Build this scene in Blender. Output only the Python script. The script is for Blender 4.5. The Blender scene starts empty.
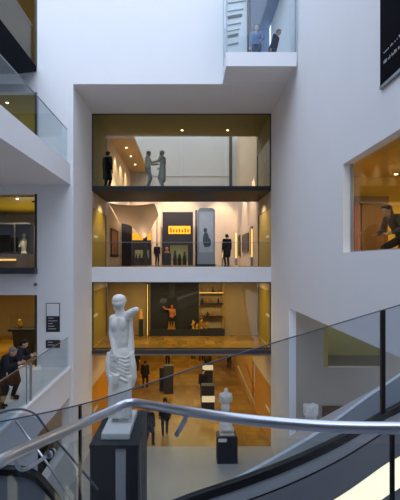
import bpy, math, random
from mathutils import Vector, Matrix
R = random.Random(7)
SC = bpy.context.scene
COL = SC.collection
V = Vector
F, CX, CY, EZ = 500.0, 186.0, 262.0, 8.3      # lens in pixels, vanishing point, eye height

def P(px, py, Y):
    return V(((px - CX) * Y / F, Y, EZ - (py - CY) * Y / F))

# ------------------------------------------------------------------ render look
SC.view_settings.view_transform = 'Standard'
SC.view_settings.look = 'None'
SC.view_settings.gamma = 1
SC.view_settings.use_curve_mapping = False
SC.view_settings.exposure = 0.0
try:
    SC.cycles.transparent_max_bounces = 32
    SC.cycles.max_bounces = 12
    SC.cycles.diffuse_bounces = 7
except Exception:
    pass

# ------------------------------------------------------------------ materials
MATS = {}
def s2l(c):
    return tuple(((x / 255.0) / 12.92 if x / 255.0 <= .04045 else ((x / 255.0 + .055) / 1.055) ** 2.4) for x in c) + (1.0,)

def mat(name, rgb, rough=.6, metal=0.0, noise=.06, scale=6.0, emit=None, bump=0.0, spec=.4, kind=None, rgb2=None):
    if name in MATS:
        return MATS[name]
    m = bpy.data.materials.new(name); m.use_nodes = True
    nt = m.node_tree; N = nt.nodes; L = nt.links
    b = N['Principled BSDF']
    c = s2l(rgb)
    b.inputs['Roughness'].default_value = rough
    b.inputs['Metallic'].default_value = metal
    if 'Specular IOR Level' in b.inputs: b.inputs['Specular IOR Level'].default_value = spec
    tc = N.new('ShaderNodeTexCoord')
    src = tc.outputs['Object']
    ramp = N.new('ShaderNodeValToRGB')
    c2 = s2l(rgb2) if rgb2 else tuple(x * (1 - noise * 2) for x in c[:3]) + (1,)
    ramp.color_ramp.elements[0].color = c2
    ramp.color_ramp.elements[1].color = c if rgb2 else tuple(min(1, x * (1 + noise)) for x in c[:3]) + (1,)
    if kind == 'planks':
        mp = N.new('ShaderNodeMapping'); mp.inputs['Scale'].default_value = (1.0, .12, 1); L.new(src, mp.inputs[0])
        br = N.new('ShaderNodeTexBrick'); br.inputs['Scale'].default_value = scale
        br.inputs['Color1'].default_value = c; br.inputs['Color2'].default_value = c2
        br.inputs['Mortar'].default_value = tuple(x * .55 for x in c[:3]) + (1,)
        br.inputs['Mortar Size'].default_value = .008
        br.inputs['Brick Width'].default_value = 1.0; br.inputs['Row Height'].default_value = .3
        L.new(mp.outputs[0], br.inputs['Vector'])
        nz = N.new('ShaderNodeTexNoise'); nz.inputs['Scale'].default_value = 3; nz.inputs['Detail'].default_value = 4
        L.new(mp.outputs[0], nz.inputs['Vector'])
        mx = N.new('ShaderNodeMixRGB'); mx.blend_type = 'MULTIPLY'; mx.inputs[0].default_value = .25
        L.new(br.outputs['Color'], mx.inputs[1]); L.new(nz.outputs['Color'], mx.inputs[2])
        L.new(mx.outputs[0], b.inputs['Base Color'])
    elif kind == 'tiles':
        br = N.new('ShaderNodeTexBrick'); br.offset = 0; br.inputs['Scale'].default_value = 1
        br.inputs['Color1'].default_value = c; br.inputs['Color2'].default_value = c2
        br.inputs['Mortar'].default_value = tuple(x * .8 for x in c[:3]) + (1,)
        br.inputs['Mortar Size'].default_value = .006
        br.inputs['Brick Width'].default_value = 1.2; br.inputs['Row Height'].default_value = .8
        L.new(src, br.inputs['Vector']); L.new(br.outputs['Color'], b.inputs['Base Color'])
    else:
        nz = N.new('ShaderNodeTexNoise'); nz.inputs['Scale'].default_value = scale
        nz.inputs['Detail'].default_value = 5
        L.new(src, nz.inputs['Vector']); L.new(nz.outputs['Fac'], ramp.inputs[0])
        L.new(ramp.outputs[0], b.inputs['Base Color'])
        if bump:
            bp = N.new('ShaderNodeBump'); bp.inputs['Strength'].default_value = bump; bp.inputs['Distance'].default_value = .02
            L.new(nz.outputs['Fac'], bp.inputs['Height']); L.new(bp.outputs[0], b.inputs['Normal'])
    if emit:
        b.inputs['Emission Color'].default_value = s2l(emit[0]); b.inputs['Emission Strength'].default_value = emit[1]
    MATS[name] = m
    return m

def glass(name, tint, refl=.08, power=4.0, maxr=.9):
    if name in MATS: return MATS[name]
    m = bpy.data.materials.new(name); m.use_nodes = True
    nt = m.node_tree; N = nt.nodes; L = nt.links
    N.remove(N['Principled BSDF'])
    out = N['Material Output']
    tr = N.new('ShaderNodeBsdfTransparent'); tr.inputs[0].default_value = s2l(tint)
    gl = N.new('ShaderNodeBsdfGlossy'); gl.inputs['Roughness'].default_value = .02
    gl.inputs[0].default_value = (.95, .97, 1, 1)
    lw = N.new('ShaderNodeLayerWeight'); lw.inputs['Blend'].default_value = .5
    pw = N.new('ShaderNodeMath'); pw.operation = 'POWER'; pw.inputs[1].default_value = power
    L.new(lw.outputs['Facing'], pw.inputs[0])
    mr = N.new('ShaderNodeMapRange'); mr.inputs['To Min'].default_value = refl; mr.inputs['To Max'].default_value = maxr
    L.new(pw.outputs[0], mr.inputs['Value'])
    mx = N.new('ShaderNodeMixShader')
    L.new(mr.outputs[0], mx.inputs[0]); L.new(tr.outputs[0], mx.inputs[1]); L.new(gl.outputs[0], mx.inputs[2])
    L.new(mx.outputs[0], out.inputs['Surface'])
    MATS[name] = m
    return m

M_WALL = mat('white_plaster', (232, 232, 234), .85, noise=.015, scale=1.2)
M_SHELL = mat('grey_plaster', (190, 190, 194), .9, noise=.02, scale=1.2)
M_WARM = mat('cream_plaster', (214, 196, 172), .85, noise=.03, scale=2)
M_TAN = mat('tan_plaster', (176, 152, 112), .85, noise=.04, scale=2)
M_OLIVE = mat('olive_lacquer', (168, 144, 34), .35, noise=.05, scale=1)
M_OLIVED = mat('dark_olive_ceiling', (154, 146, 84), .8, noise=.04, scale=1)
M_STONE = mat('pale_stone_floor', (168, 166, 164), .45, kind='tiles', noise=.02)
M_WOOD = mat('oak_floor', (182, 140, 60), .25, kind='planks', scale=2.2, rgb2=(150, 108, 40))
M_DARK = mat('charcoal_panel', (44, 44, 50), .55, noise=.08)
M_BLACK = mat('black_gasket', (14, 15, 18), .35, noise=.1)
M_SLATE = mat('slate_fascia', (62, 62, 72), .5, noise=.05)
M_GREYP = mat('grey_painted_steel', (122, 126, 136), .45, noise=.03, scale=2)
M_GREYD = mat('dark_grey_painted_steel', (86, 89, 98), .5, noise=.04, scale=2)
M_STEEL = mat('brushed_steel', (190, 192, 198), .28, metal=1.0, noise=.05, scale=20)
M_MARB = mat('white_marble', (226, 224, 218), .55, noise=.05, scale=9, bump=.08)
M_PLINTH = mat('blue_black_plinth', (30, 31, 38), .5, noise=.06)
M_PSTRIP = mat('pale_plinth_strip', (176, 176, 180), .6, noise=.04)
M_LABEL = mat('white_label_card', (238, 236, 228), .7, noise=.02)
M_GOLD = mat('gilded_metal', (206, 152, 52), .4, metal=.6, noise=.1)
M_TERRA = mat('terracotta', (190, 116, 70), .7, noise=.1)
M_BRONZE = mat('dark_bronze', (58, 46, 34), .45, metal=.4, noise=.1)
M_ORANGE = mat('ochre_screen', (232, 168, 40), .6, noise=.1, emit=((240, 170, 40), .75))
M_LAMP = mat('lamp_glow', (255, 236, 200), .5, emit=((255, 232, 190), 14))
M_CREAM = mat('cream_soffit_glow', (255, 250, 226), .6, noise=.01, emit=((255, 247, 214), 1.0))  # emission paints the light on the stair underside, not a lamp
M_STRIP = mat('warm_strip_light', (255, 210, 120), .5, emit=((255, 205, 110), 1.0))
M_BLUEG = mat('blue_grey_case', (146, 156, 172), .5, noise=.05)
M_FRAME = mat('aluminium_frame', (150, 154, 160), .4, metal=.6, noise=.04)
M_JAMB = mat('bronze_jamb', (62, 56, 42), .45, noise=.06)
G_CLEAR = glass('clear_glass', (248, 250, 250), .01, 4.0, .25)
G_FACADE = glass('smoked_glass', (240, 239, 228), .02, 4.0, .5)
G_STAIR = glass('stair_glass', (234, 238, 242), .015, 4.0, .4)
G_BALC = glass('green_glass', (238, 244, 245), .025, 4.0, .22)
G_WIN = glass('window_glass', (240, 238, 224), .02, 4.0, .22)

# ------------------------------------------------------------------ mesh builder
class MB:
    def __init__(self): self.v = []; self.f = []; self.m = []
    def add(self, vs, fs, mi=0):
        o = len(self.v); self.v += [V(p) for p in vs]
        self.f += [tuple(i + o for i in f) for f in fs]; self.m += [mi] * len(fs); return self
    def box(self, x0, x1, y0, y1, z0, z1, mi=0):
        vs = [(x, y, z) for z in (z0, z1) for y in (y0, y1) for x in (x0, x1)]
        fs = [(0, 2, 3, 1), (4, 5, 7, 6), (0, 1, 5, 4), (2, 6, 7, 3), (0, 4, 6, 2), (1, 3, 7, 5)]
        return self.add(vs, fs, mi)
    def hexa(self, a, b, mi=0):            # two quads of points -> solid
        return self.add(list(a) + list(b), [(3, 2, 1, 0), (4, 5, 6, 7), (0, 1, 5, 4), (1, 2, 6, 5), (2, 3, 7, 6), (3, 0, 4, 7)], mi)
    def prism(self, poly, axis, a, b, mi=0):
        def pt(u, w, t):
            return {'x': (t, u, w), 'y': (u, t, w), 'z': (u, w, t)}[axis]
        n = len(poly)
        vs = [pt(u, w, a) for u, w in poly] + [pt(u, w, b) for u, w in poly]
        fs = [tuple(range(n))[::-1], tuple(range(n, 2 * n))] + [(i, (i + 1) % n, n + (i + 1) % n, n + i) for i in range(n)]
        return self.add(vs, fs, mi)
    def tube(self, pts, rad, seg=12, mi=0, cap=True):
        pts = [V(p) for p in pts]; n = len(pts)
        rads = rad if isinstance(rad, (list, tuple)) else [rad] * n
        vs = []; fs = []; prev = None
        for i, p in enumerate(pts):
            d = (pts[min(i + 1, n - 1)] - pts[max(i - 1, 0)]).normalized()
            if prev is None:
                a = d.orthogonal().normalized()
            else:
                a = (prev - d * prev.dot(d)).normalized()
            prev = a; b = d.cross(a)
            for k in range(seg):
                t = 2 * math.pi * k / seg
                vs.append(p + (a * math.cos(t) + b * math.sin(t)) * rads[i])
        for i in range(n - 1):
            for k in range(seg):
                k2 = (k + 1) % seg
                fs.append((i * seg + k, i * seg + k2, (i + 1) * seg + k2, (i + 1) * seg + k))
        if cap:
            fs.append(tuple(range(seg))[::-1]); fs.append(tuple((n - 1) * seg + k for k in range(seg)))
        return self.add(vs, fs, mi)
    def ell(self, c, r, mi=0, rot=None, seg=16, rings=10):
        c = V(c); vs = []; fs = []
        if isinstance(r, (int, float)): r = (r, r, r)
        for i in range(rings + 1):
            ph = math.pi * i / rings
            for k in range(seg):
                t = 2 * math.pi * k / seg
                p = V((r[0] * math.sin(ph) * math.cos(t), r[1] * math.sin(ph) * math.sin(t), r[2] * math.cos(ph)))
                if rot: p = rot @ p
                vs.append(c + p)
        for i in range(rings):
            for k in range(seg):
                k2 = (k + 1) % seg
                fs.append((i * seg + k, (i + 1) * seg + k, (i + 1) * seg + k2, i * seg + k2))
        return self.add(vs, fs, mi)
    def cap(self, a, b, ra, rb=None, mi=0):
        rb = ra if rb is None else rb
        self.tube([a, b], [ra, rb], 12, mi); self.ell(a, ra, mi, seg=12, rings=8); self.ell(b, rb, mi, seg=12, rings=8); return self
    def lathe(self, c, prof, seg=24, mi=0):
        c = V(c); vs = []; fs = []; n = len(prof)
        for r, z in prof:
            for k in range(seg):
                t = 2 * math.pi * k / seg; vs.append(c + V((r * math.cos(t), r * math.sin(t), z)))
        for i in range(n - 1):
            for k in range(seg):
                k2 = (k + 1) % seg; fs.append((i * seg + k, i * seg + k2, (i + 1) * seg + k2, (i + 1) * seg + k))
        fs.append(tuple(range(seg))[::-1]); fs.append(tuple((n - 1) * seg + k for k in range(seg)))
        return self.add(vs, fs, mi)
    def build(self, name, m, parent=None, smooth=False, bevel=0.0, local=False, origin=None, remesh=0.0, sm=2):
        org = V((0, 0, 0))
        if parent is not None:
            if not local: org = V(ORG.get(parent.name_full, (0, 0, 0)))
        else:
            if origin is not None: org = V(origin)
            else:
                xs = [p.x for p in self.v]; ys = [p.y for p in self.v]; zs = [p.z for p in self.v]
                org = V(((min(xs) + max(xs)) / 2, (min(ys) + max(ys)) / 2, min(zs)))
        me = bpy.data.meshes.new(name)
        me.from_pydata([tuple(p - org) for p in self.v], [], self.f)
        ms = m if isinstance(m, (list, tuple)) else [m]
        for q in ms: me.materials.append(q)
        me.polygons.foreach_set('material_index', self.m)
        me.update()
        if remesh:
            tmp = bpy.data.objects.new('tmp', me); COL.objects.link(tmp)
            md = tmp.modifiers.new('r', 'REMESH'); md.mode = 'VOXEL'; md.voxel_size = remesh
            if sm:
                ms_ = tmp.modifiers.new('s', 'SMOOTH'); ms_.factor = .5; ms_.iterations = sm
            bpy.context.view_layer.update()
            dg = bpy.context.evaluated_depsgraph_get()
            me2 = bpy.data.meshes.new_from_object(tmp.evaluated_get(dg))
            bpy.data.objects.remove(tmp); bpy.data.meshes.remove(me)
            me = me2; me.name = name
            if not me.materials: me.materials.append(ms[0])
            me.polygons.foreach_set('material_index', [0] * len(me.polygons)); smooth = True
        if smooth: me.polygons.foreach_set('use_smooth', [True] * len(me.polygons))
        o = bpy.data.objects.new(name, me); COL.objects.link(o)
        if parent is not None:
            o.parent = parent; ORG[o.name_full] = ORG.get(parent.name_full, (0, 0, 0))
        else:
            o.location = org; ORG[o.name_full] = tuple(org)
        if bevel and not remesh:
            b = o.modifiers.new('bevel', 'BEVEL'); b.width = bevel; b.segments = 2; b.limit_method = 'ANGLE'
        return o
ORG = {}

def thing(name, label, cat, loc, group=None, rz=0.0):
    o = bpy.data.objects.new(name, None); o.empty_display_size = .2
    COL.objects.link(o); o.location = loc; o.rotation_euler = (0, 0, rz)
    o['label'] = label; o['category'] = cat
    if group: o['group'] = group
    ORG[o.name_full] = tuple(loc)
    return o
def tag(o, label, cat, group=None, kind=None):
    o['label'] = label; o['category'] = cat
    if group: o['group'] = group
    if kind: o['kind'] = kind
    return o
def struct(o, label=None):
    o['kind'] = 'structure'
    if label: o['label'] = label
    return o
def sbox(name, m, *b, bevel=0.0):
    return struct(MB().box(*b).build(name, m, bevel=bevel))
def rot_between(deg, axis): return Matrix.Rotation(math.radians(deg), 3, axis)

M_YEL = mat('ochre_ceiling', (190, 156, 60), .8, noise=.03, scale=1)
# ------------------------------------------------------------------ levels and planes
L0, L1, L2, L3, L4 = 0.0, 4.38, 8.08, 11.67, 15.1
XL, XR = -4.23, 3.825                # recess side walls
YF, YB, YW = 22.5, 26.6, 18.75       # glazed front, back of first bay, front wall plane
XP = -5.59                           # left edge of white pier
TOP = 20.6

# ================================================================== SETTING
# ground
sbox('floor', M_STONE, -12, 10, -5, YF, -.3, 0)
sbox('floor', M_WOOD, -9, 9, YF, 47, -.3, 0)
# upper floors of the galleries behind the glass
fl = MB().box(XL, XR, YF + .02, YB + 3, L1 - .18, L1).build('floor', M_WOOD); struct(fl)
sbox('floor', M_WOOD, XL - 3, XR + 3, YF + .02, 40, L2 - .2, L2)
sbox('floor', mat('dark_bridge', (38, 38, 43), .6, noise=.04), XL, XR, YF - .02, YB, L3 - .17, L3)          # thin dark bridge
# slab edges seen from the hall
sbox('trim_1', M_WALL, XL, XR, YF - .06, YF + .02, L2 - .68, L2 + .0)
sbox('trim_2', M_SLATE, XL, XR, YF - .06, YF + .02, L1 - .2, L1 - .04)
# ceilings of first bays
sbox('ceiling', M_OLIVED, XL, XR, YF, YB, 14.97, 15.1)
sbox('ceiling', M_OLIVED, XL - 3, XR + 3, YF + .02, YB + 6, L2 - .68, L2 - .2)
sbox('ceiling', M_TAN, -9, 9, YF + .02, 47, L1 - .3, L1 - .18)
sbox('ceiling', M_WALL, XL, XR, YW + .3, YF, 14.97, 15.1)                 # recess soffit
# left pier
sbox('wall_left', M_WALL, XP, XL, YW, YF, 0, TOP)
# front upper wall with the bay window opening
fw = MB()
fw.box(XL, 1.45, YW, YW + .3, 15.1, TOP); fw.box(1.45, XR, YW, YW + .3, 18.9, TOP); fw.box(XL, XR, YW, YW + .3, 14.97, 15.1)
fw.box(1.45, XR, YW, YW + .3, 15.1, 15.16)
struct(fw.build('wall_front', M_WALL))
# right wall: solid pieces around window and lower opening, extruded in x
RT = XR + .26
rw = MB()
WY0, WY1, WZ0, WZ1 = 6.6, 12.18, 8.53, 10.68           # window
OY1, OZ1 = 18.57, 6.59                                  # lower opening
rw.box(XR, RT, -5, YF, WZ1, TOP)
rw.box(XR, RT, WY1, YF, OZ1, WZ1)
rw.box(XR, RT, -5, WY0, OZ1, WZ1)
rw.box(XR, RT, WY0, WY1, OZ1, WZ0)
rw.box(XR, RT, OY1, YF, 0, OZ1)
rw.prism([(-5, 0), (OY1, 0), (OY1, 1.83), (8.28, OZ1), (-5, OZ1)], 'x', XR, RT)
struct(rw.build('wall_right', M_WALL))
# side walls of the glazed bays, with door recesses left for door panels
for side, x0, x1 in (('left', XL - .3, XL), ('right', XR, XR + .3)):
    w = MB()
    w.box(x0, x1, YF, YB + .3, 14.97, 17.5)
    sbox('wall_' + side, M_OLIVED, x0, x1, YF, YB + .3, L3 - .17, 14.97)
    w.box(x0, x1, YF, YB, 10.76, L3 - .17)
    w.box(x0, x1, YF, YB, L2 - .68, L2)
    w.box(x0, x1, YF, YB, 6.98, L2 - .68)
    w.box(x0, x1, YF, YB + 2, 2.67, L1)
    w.box(x0, x1, YB, 38, L2, 17.5)
    sbox('wall_' + side, mat('gold_plaster', (196, 146, 58), .6, noise=.04), x0, x1, YF + 6.2, 47, 0, L1 - .3)
    struct(w.build('wall_' + side, M_WARM))
# gallery end walls
sbox('wall_back', M_SHELL, XL - .3, XR + .3, 38, 38.3, 13.5, 18.5)
sbox('wall_back', M_WARM, XL - .3, XR + .3, 38, 38.3, L2, 13.5)
sbox('wall_back', M_TAN, -9, 9, 47, 47.3, 0, L1)
b1 = MB(); b1.box(XL, -1.8, YB + .25, YB + .5, L1, L2 - .68); b1.box(1.95, XR, YB + .25, YB + .5, L1, L2 - .68)
b1.box(-3.0, 3.0, YB + 2.6, YB + 2.9, L1, L2 - .68)
struct(b1.build('wall_back', M_TAN))
# the low ceiling strip over the upper left corridor and its skylit shaft
sbox('ceiling', M_TAN, XL, -2.85, YB, 38, 15.1, 15.25)
sbox('trim_3', M_SHELL, -2.85, 3.2, 37.95, 38, 14.8, 14.88)
sbox('trim_3', M_SHELL, -.42, -.36, 37.96, 38, 14.88, 18.5)
sbox('trim_3', M_JAMB, 3.28, 3.5, 37.9, 38, 13.5, 18.5)
# rear and far left shell
sbox('wall_rear', mat('dim_rear_plaster', (120, 122, 128), .9, noise=.02), -12, 6, -5.3, -5, 0, TOP)
sbox('wall_left', M_SHELL, -12.3, -12, -5, 30, 0, TOP)

# ------------------------------------------------------------------ left side: stacked openings behind balconies
lw = MB()
for z0, z1 in ((0, L1), (7.06, L2 - .02), (10.85, L3), (14.66, 15.6)):
    lw.box(-12, XP, YW + .02, YW + .3, z0, z1)
lw.box(-12, XP, YW + .02, YW + .3, 18.7, TOP)
struct(lw.build('wall_front', M_WALL))
for i, (z0, z1, mc) in enumerate(((L1, 7.06, M_TAN), (L2, 10.85, M_OLIVE), (L3, 14.66, M_OLIVED), (15.6, 18.7, M_OLIVED))):
    sbox('floor', M_WOOD, -12, XP, YW + .3, 27, z0 - .15, z0)
    sbox('ceiling', mc, -12, XP, YW + .3, 27, z1, z1 + .15)
    sbox('wall_back', M_TAN if i != 1 else M_GREYP, -12, XP, 26.7, 27, z0, z1)
    struct(MB().box(XP - .08, XP + .005, YW - .02, YW + .1, z0, z1).build('trim_4', M_JAMB))
sbox('trim_5', M_SLATE, -12, XP + .02, YW - .35, YW + .02, 7.86, L2 + .02, bevel=.02)
# third-floor balcony on the left
bl = MB(); bl.box(-12, -4.33, 4, YW, 11.2, L3); bl.box(-4.6, -4.33, 4, YW, L3, 11.97)
struct(bl.build('floor', M_WALL))
# fourth-floor dark balcony
d4 = MB(); d4.prism([(4, 15.62), (YW, 15.62), (YW, 15.45), (16.57, 14.53), (4, 14.53)], 'x', -12, -5.6)
struct(d4.build('floor', mat('dark_balcony', (15, 16, 22), .95, noise=.05, spec=.05)))
# first-floor balcony with a nosing coloured whiter to paint its lit edge, and the ground wall below it
f1 = MB(); f1.box(-12, -4.3, 4, YW, 3.75, L1 - .03); struct(f1.build('floor', M_WALL))
sbox('trim_6', mat('lit_edge_nosing', (250, 250, 250), .4, noise=.01), -4.42, -4.26, 4, 18.6, L1 - .03, L1 + .03)
gw = MB(); gw.box(-4.6, -4.3, 4, 14.5, 0, 3.75); gw.box(-4.6, -4.3, 14.5, 18.5, 3.3, 3.75); gw.box(-4.6, -4.3, 18.5, YW, 0, 3.75)
gw.box(-4.6, -4.3, 14.5, 18.5, 0, 1.55)
struct(gw.build('wall_left', M_WALL))
sbox('wall_front', M_WARM, -8, -4.6, 18.55, 18.75, 0, 3.75)

# ------------------------------------------------------------------ rooms behind the right wall
sbox('floor', M_WOOD, RT, 10, 5, OY1 + 1, L2 - .2, L2)
sbox('ceiling', M_YEL, RT, 10, 5, 16, 10.95, 11.1)
sbox('wall_back', M_YEL, RT, 10, 15.6, 15.9, L2, 10.95)
sbox('wall_right', M_TAN, 9.7, 10, 5, 15.6, 0, 10.95)
bd_ = P(353, 197, 15.6); be_ = P(387, 197, 15.6)
sbox('door_20', mat('brown_door', (96, 62, 22), .5, noise=.08), bd_.x + .25, be_.x, 15.52, 15.6, L2, bd_.z - .2)
sbox('trim_10', mat('brown_lintel', (84, 54, 16), .5), bd_.x, be_.x, 15.45, 15.6, bd_.z - .2, bd_.z)
sbox('trim_10', mat('red_brown_reveal', (128, 48, 26), .5), bd_.x, bd_.x + .12, 15.45, 15.6, L2, bd_.z - .2)
# room seen through the lower opening: far wall with an upper opening
lo = MB(); lo.box(RT, 5.13, OY1 + .02, OY1 + .3, 0, L2 - .2); lo.box(5.13, 10, OY1 + .02, OY1 + .3, 0, L1); lo.box(7.3, 10, OY1 + .02, OY1 + .3, L1, L2 - .2)
lo.box(5.13, 7.3, OY1 + .02, OY1 + .3, 6.8, L2 - .2)
struct(lo.build('wall_back', mat('beige_plaster', (176, 166, 152), .85, noise=.02)))
sbox('floor', mat('dark_olive_floor', (74, 66, 36), .7), 5.0, 10, OY1 + .3, 23, L1 - .2, L1)
sbox('trim_11', M_OLIVE, 5.13, 5.3, OY1 + .1, OY1 + .2, L1, 6.8)
sbox('wall_back', M_OLIVED, 4.9, 10, 21, 21.2, L1, L2 - .2)
sbox('floor', M_STONE, RT, 10, 4, OY1, 0.0, .02)

# ================================================================== GLAZING
def panes(name, label, xs, y, z0, z1, g, m_frame=None, kind=True, rail=None):
    o = thing(name, label, 'window', ((xs[0] + xs[-1]) / 2, y, z0))
    if kind: o['kind'] = 'structure'
    for a, b in zip(xs[:-1], xs[1:]):
        MB().box(a + .006, b - .006, y - .008, y + .008, z0, z1).build('pane', g, o)
    if m_frame:
        fr = MB(); fr.box(xs[0], xs[-1], y - .03, y + .03, z0, z0 + .05); fr.box(xs[0], xs[-1], y - .03, y + .03, z1 - .05, z1)
        fr.box(xs[0], xs[0] + .05, y - .03, y + .03, z0, z1); fr.box(xs[-1] - .05, xs[-1], y - .03, y + .03, z0, z1)
        fr.build('frame', m_frame, o)
    return o
panes('window_1', 'full-height smoked glass wall of the third-floor bridge', [XL, -2.2, -.22, 1.8, XR], YF, L3, 14.97, G_FACADE, M_JAMB)
panes('window_2', 'full-height smoked glass wall below the white slab', [XL, -.2, XR], YF + .05, L1, L2 - .68, G_FACADE, M_JAMB)
o = panes('glass_balustrade', 'low clear glass balustrade along the second-floor white slab edge', [XL, -2.2, -.2, 1.8, XR], YF, L2, L2 + 1.1, G_CLEAR, None, False); o['category'] = 'balustrade'
MB().box(XL, XR, YF - .015, YF + .015, L2 + 1.1, L2 + 1.12).build('capping', M_FRAME, o)

def side_glass(label, x, y0, y1, z0, z1, n, post_every=None):
    o = thing('glass_balustrade', label, 'balustrade', (x, (y0 + y1) / 2, z0))
    for i in range(n):
        a = y0 + (y1 - y0) * i / n; b = y0 + (y1 - y0) * (i + 1) / n
        MB().box(x - .008, x + .008, a + .005, b - .005, z0, z1).build('pane', G_BALC, o)
        if i:
            MB().box(x - .012, x + .012, a - .01, a + .01, z0, z1).build('joint', M_FRAME, o)
    MB().box(x - .014, x + .014, y0, y1, z1, z1 + .02).build('edge_cap', M_FRAME, o)
    return o
side_glass('green-tinted glass balustrade on top of the white balcony', -4.45, 4, 18.7, 11.97, 13.25, 4)
side_glass('tall glass balustrade on the dark top-left balcony', -5.7, 4, 18.6, 15.62, 17.05, 4)
gb = side_glass('glass balustrade with upright post beside the two leaning visitors', -4.36, 4, 18.5, L1 + .03, 5.5, 3)
MB().box(-4.39, -4.33, 14.02, 14.08, L1 + .03, 5.52).build('post', M_STEEL, gb)

# right window
w = thing('window_3', 'large frameless window in the right wall with yellow-lit room behind', 'window', (XR + .2, 9.4, WZ0)); w['kind'] = 'structure'
MB().box(XR + .2, XR + .216, WY0, WY1, WZ0, WZ1).build('pane', G_WIN, w)
fr = MB(); fr.box(XR + .18, XR + .24, WY0, WY1, WZ0, WZ0 + .03); fr.box(XR + .18, XR + .24, WY1 - .03, WY1, WZ0, WZ1)
fr.build('frame', M_FRAME, w)
# glazed bay (oriel) at the top
BX0, BX1, BY = 1.37, 3.78, 17.1
ob = MB(); ob.box(BX0, BX1, BY, YW, 15.0, 15.16); ob.box(BX0, BX1, BY, BY + .12, 15.16, 15.48); ob.box(BX0, BX0 + .1, BY + .12, YW, 15.16, 15.48)
struct(ob.build('trim_7', M_WALL))
w = thing('window_4', 'projecting glass bay window above the recess', 'window', ((BX0 + BX1) / 2, BY, 15.48)); w['kind'] = 'structure'
MB().box(BX0 + .02, BX1 - .02, BY + .03, BY + .045, 15.48, 18.6).build('pane', G_BALC, w)
MB().box(BX0 + .02, BX0 + .035, BY + .05, YW, 15.48, 18.6).build('pane', G_BALC, w)
fr = MB(); fr.box(BX0, BX0 + .05, BY, BY + .06, 15.48, 18.6); fr.box(BX1 - .05, BX1, BY, BY + .06, 15.48, 18.6); fr.build('frame', M_FRAME, w)
# bridge room behind the bay window
M_BLUEW = mat('blue_grey_plaster', (140, 156, 180), .8, noise=.03)
sbox('floor', M_GREYP, 1.4, XR, YW + .3, 23, 15.1, 15.16)
sbox('wall_back', M_BLUEW, 1.4, XR, 22.9, 23.1, 15.1, 19)
sbox('ceiling', M_BLUEW, 2.4, XR, YW + .3, 23, 19, 19.1)
sbox('trim_8', M_DARK, 2.33, 2.45, 18.9, 19.02, 15.16, 18.9)
# louvred white screen inside the bay
o = thing('louvre_screen', 'white screen with dark slots behind the left half of the bay window', 'screen', (1.9, 19.15, 15.16))
MB().box(1.5, 2.33, 19.1, 19.2, 15.16, 18.9).build('panel', M_WALL, o)
for py, h, x1, mm in ((19.2, .10, 2.14, M_DARK), (38.5, .10, 2.0, M_DARK), (4, .03, 2.28, M_GREYP), (26, .03, 2.1, M_GREYP), (46, .03, 2.0, M_GREYP), (12, .02, 2.2, M_GREYP), (32, .02, 2.05, M_GREYP)):
    z = P(0, py, 19.1).z
    MB().add([(1.56, 19.06, z), (x1, 19.06, z + .1), (x1, 19.06, z + .1 + h), (1.56, 19.06, z + h), (1.56, 19.1, z), (x1, 19.1, z + .1), (x1, 19.1, z + .1 + h), (1.56, 19.1, z + h)],
             [(0, 1, 2, 3), (7, 6, 5, 4), (0, 4, 5, 1), (1, 5, 6, 2), (2, 6, 7, 3), (3, 7, 4, 0)]).build('slot', mm, o)

# ================================================================== DOORS (side panels of the bays)
M_OCHRE = mat('ochre_lacquer', (204, 142, 34), .4, noise=.05, scale=1)
dn = 1
for x, sgn in ((XL, -1), (XR, 1)):
    for z0, z1, y1, mm in ((L2, 10.76, YB - .05, M_OLIVE), (L1, 6.98, YB + .1, M_OLIVE), (L0, 2.67, YF + 6.2, M_OCHRE), (L3, 13.9, YB - .1, None)):
        if mm is None:
            if sgn < 0: continue
            mm = M_OLIVE
        d = thing('door_%d' % dn, 'olive side door', 'door', (x, (YF + y1) / 2, z0)); d['kind'] = 'structure'; dn += 1
        del d['label']; del d['category']
        inn = -sgn
        xa, xb = sorted((x + inn * (.005 if z0 == L3 else -.06), x + inn * .045)) if z0 == L3 else sorted((x + sgn * .1, x + sgn * .02))
        MB().box(xa, xb, YF + .12, y1, z0, z1 - .02).build('leaf', mm, d)
        zz = z0 + 1.35
        face = xb if sgn < 0 else xa
        MB().box(*sorted((face, face + inn * .012)), YF + .5, YF + 1.5, zz, zz + .13).build('sign_plate', M_LABEL, d)
        MB().box(*sorted((face, face + inn * .03)), y1 - .14, y1 - .04, z0, z1 - .02).build('jamb', M_JAMB, d)
# dividing wall behind side doors so that the recesses are closed
for x in (XL - .32, XR + .3):
    sbox('trim_9', M_JAMB, x - .01, x + .03, YF, YF + 7, 0, L3)

# ================================================================== LIGHTS
def lamp(kind, loc, energy, color, **k):
    l = bpy.data.lights.new('lamp', kind); l.energy = energy; l.color = color
    for a, b in k.items(): setattr(l, a, b)
    o = bpy.data.objects.new('lamp', l); COL.objects.link(o); o.location = loc
    return o
def spot(loc, target, energy, color, deg=70, blend=.6, size=.05):
    o = lamp('SPOT', loc, energy, color, spot_size=math.radians(deg), spot_blend=blend, shadow_soft_size=size)
    o.rotation_euler = (V(target) - V(loc)).to_track_quat('-Z', 'Y').to_euler(); return o
WARM = (1, .76, .46); GOLD = (1, .64, .24); PEACH = (1, .74, .52)

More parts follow.
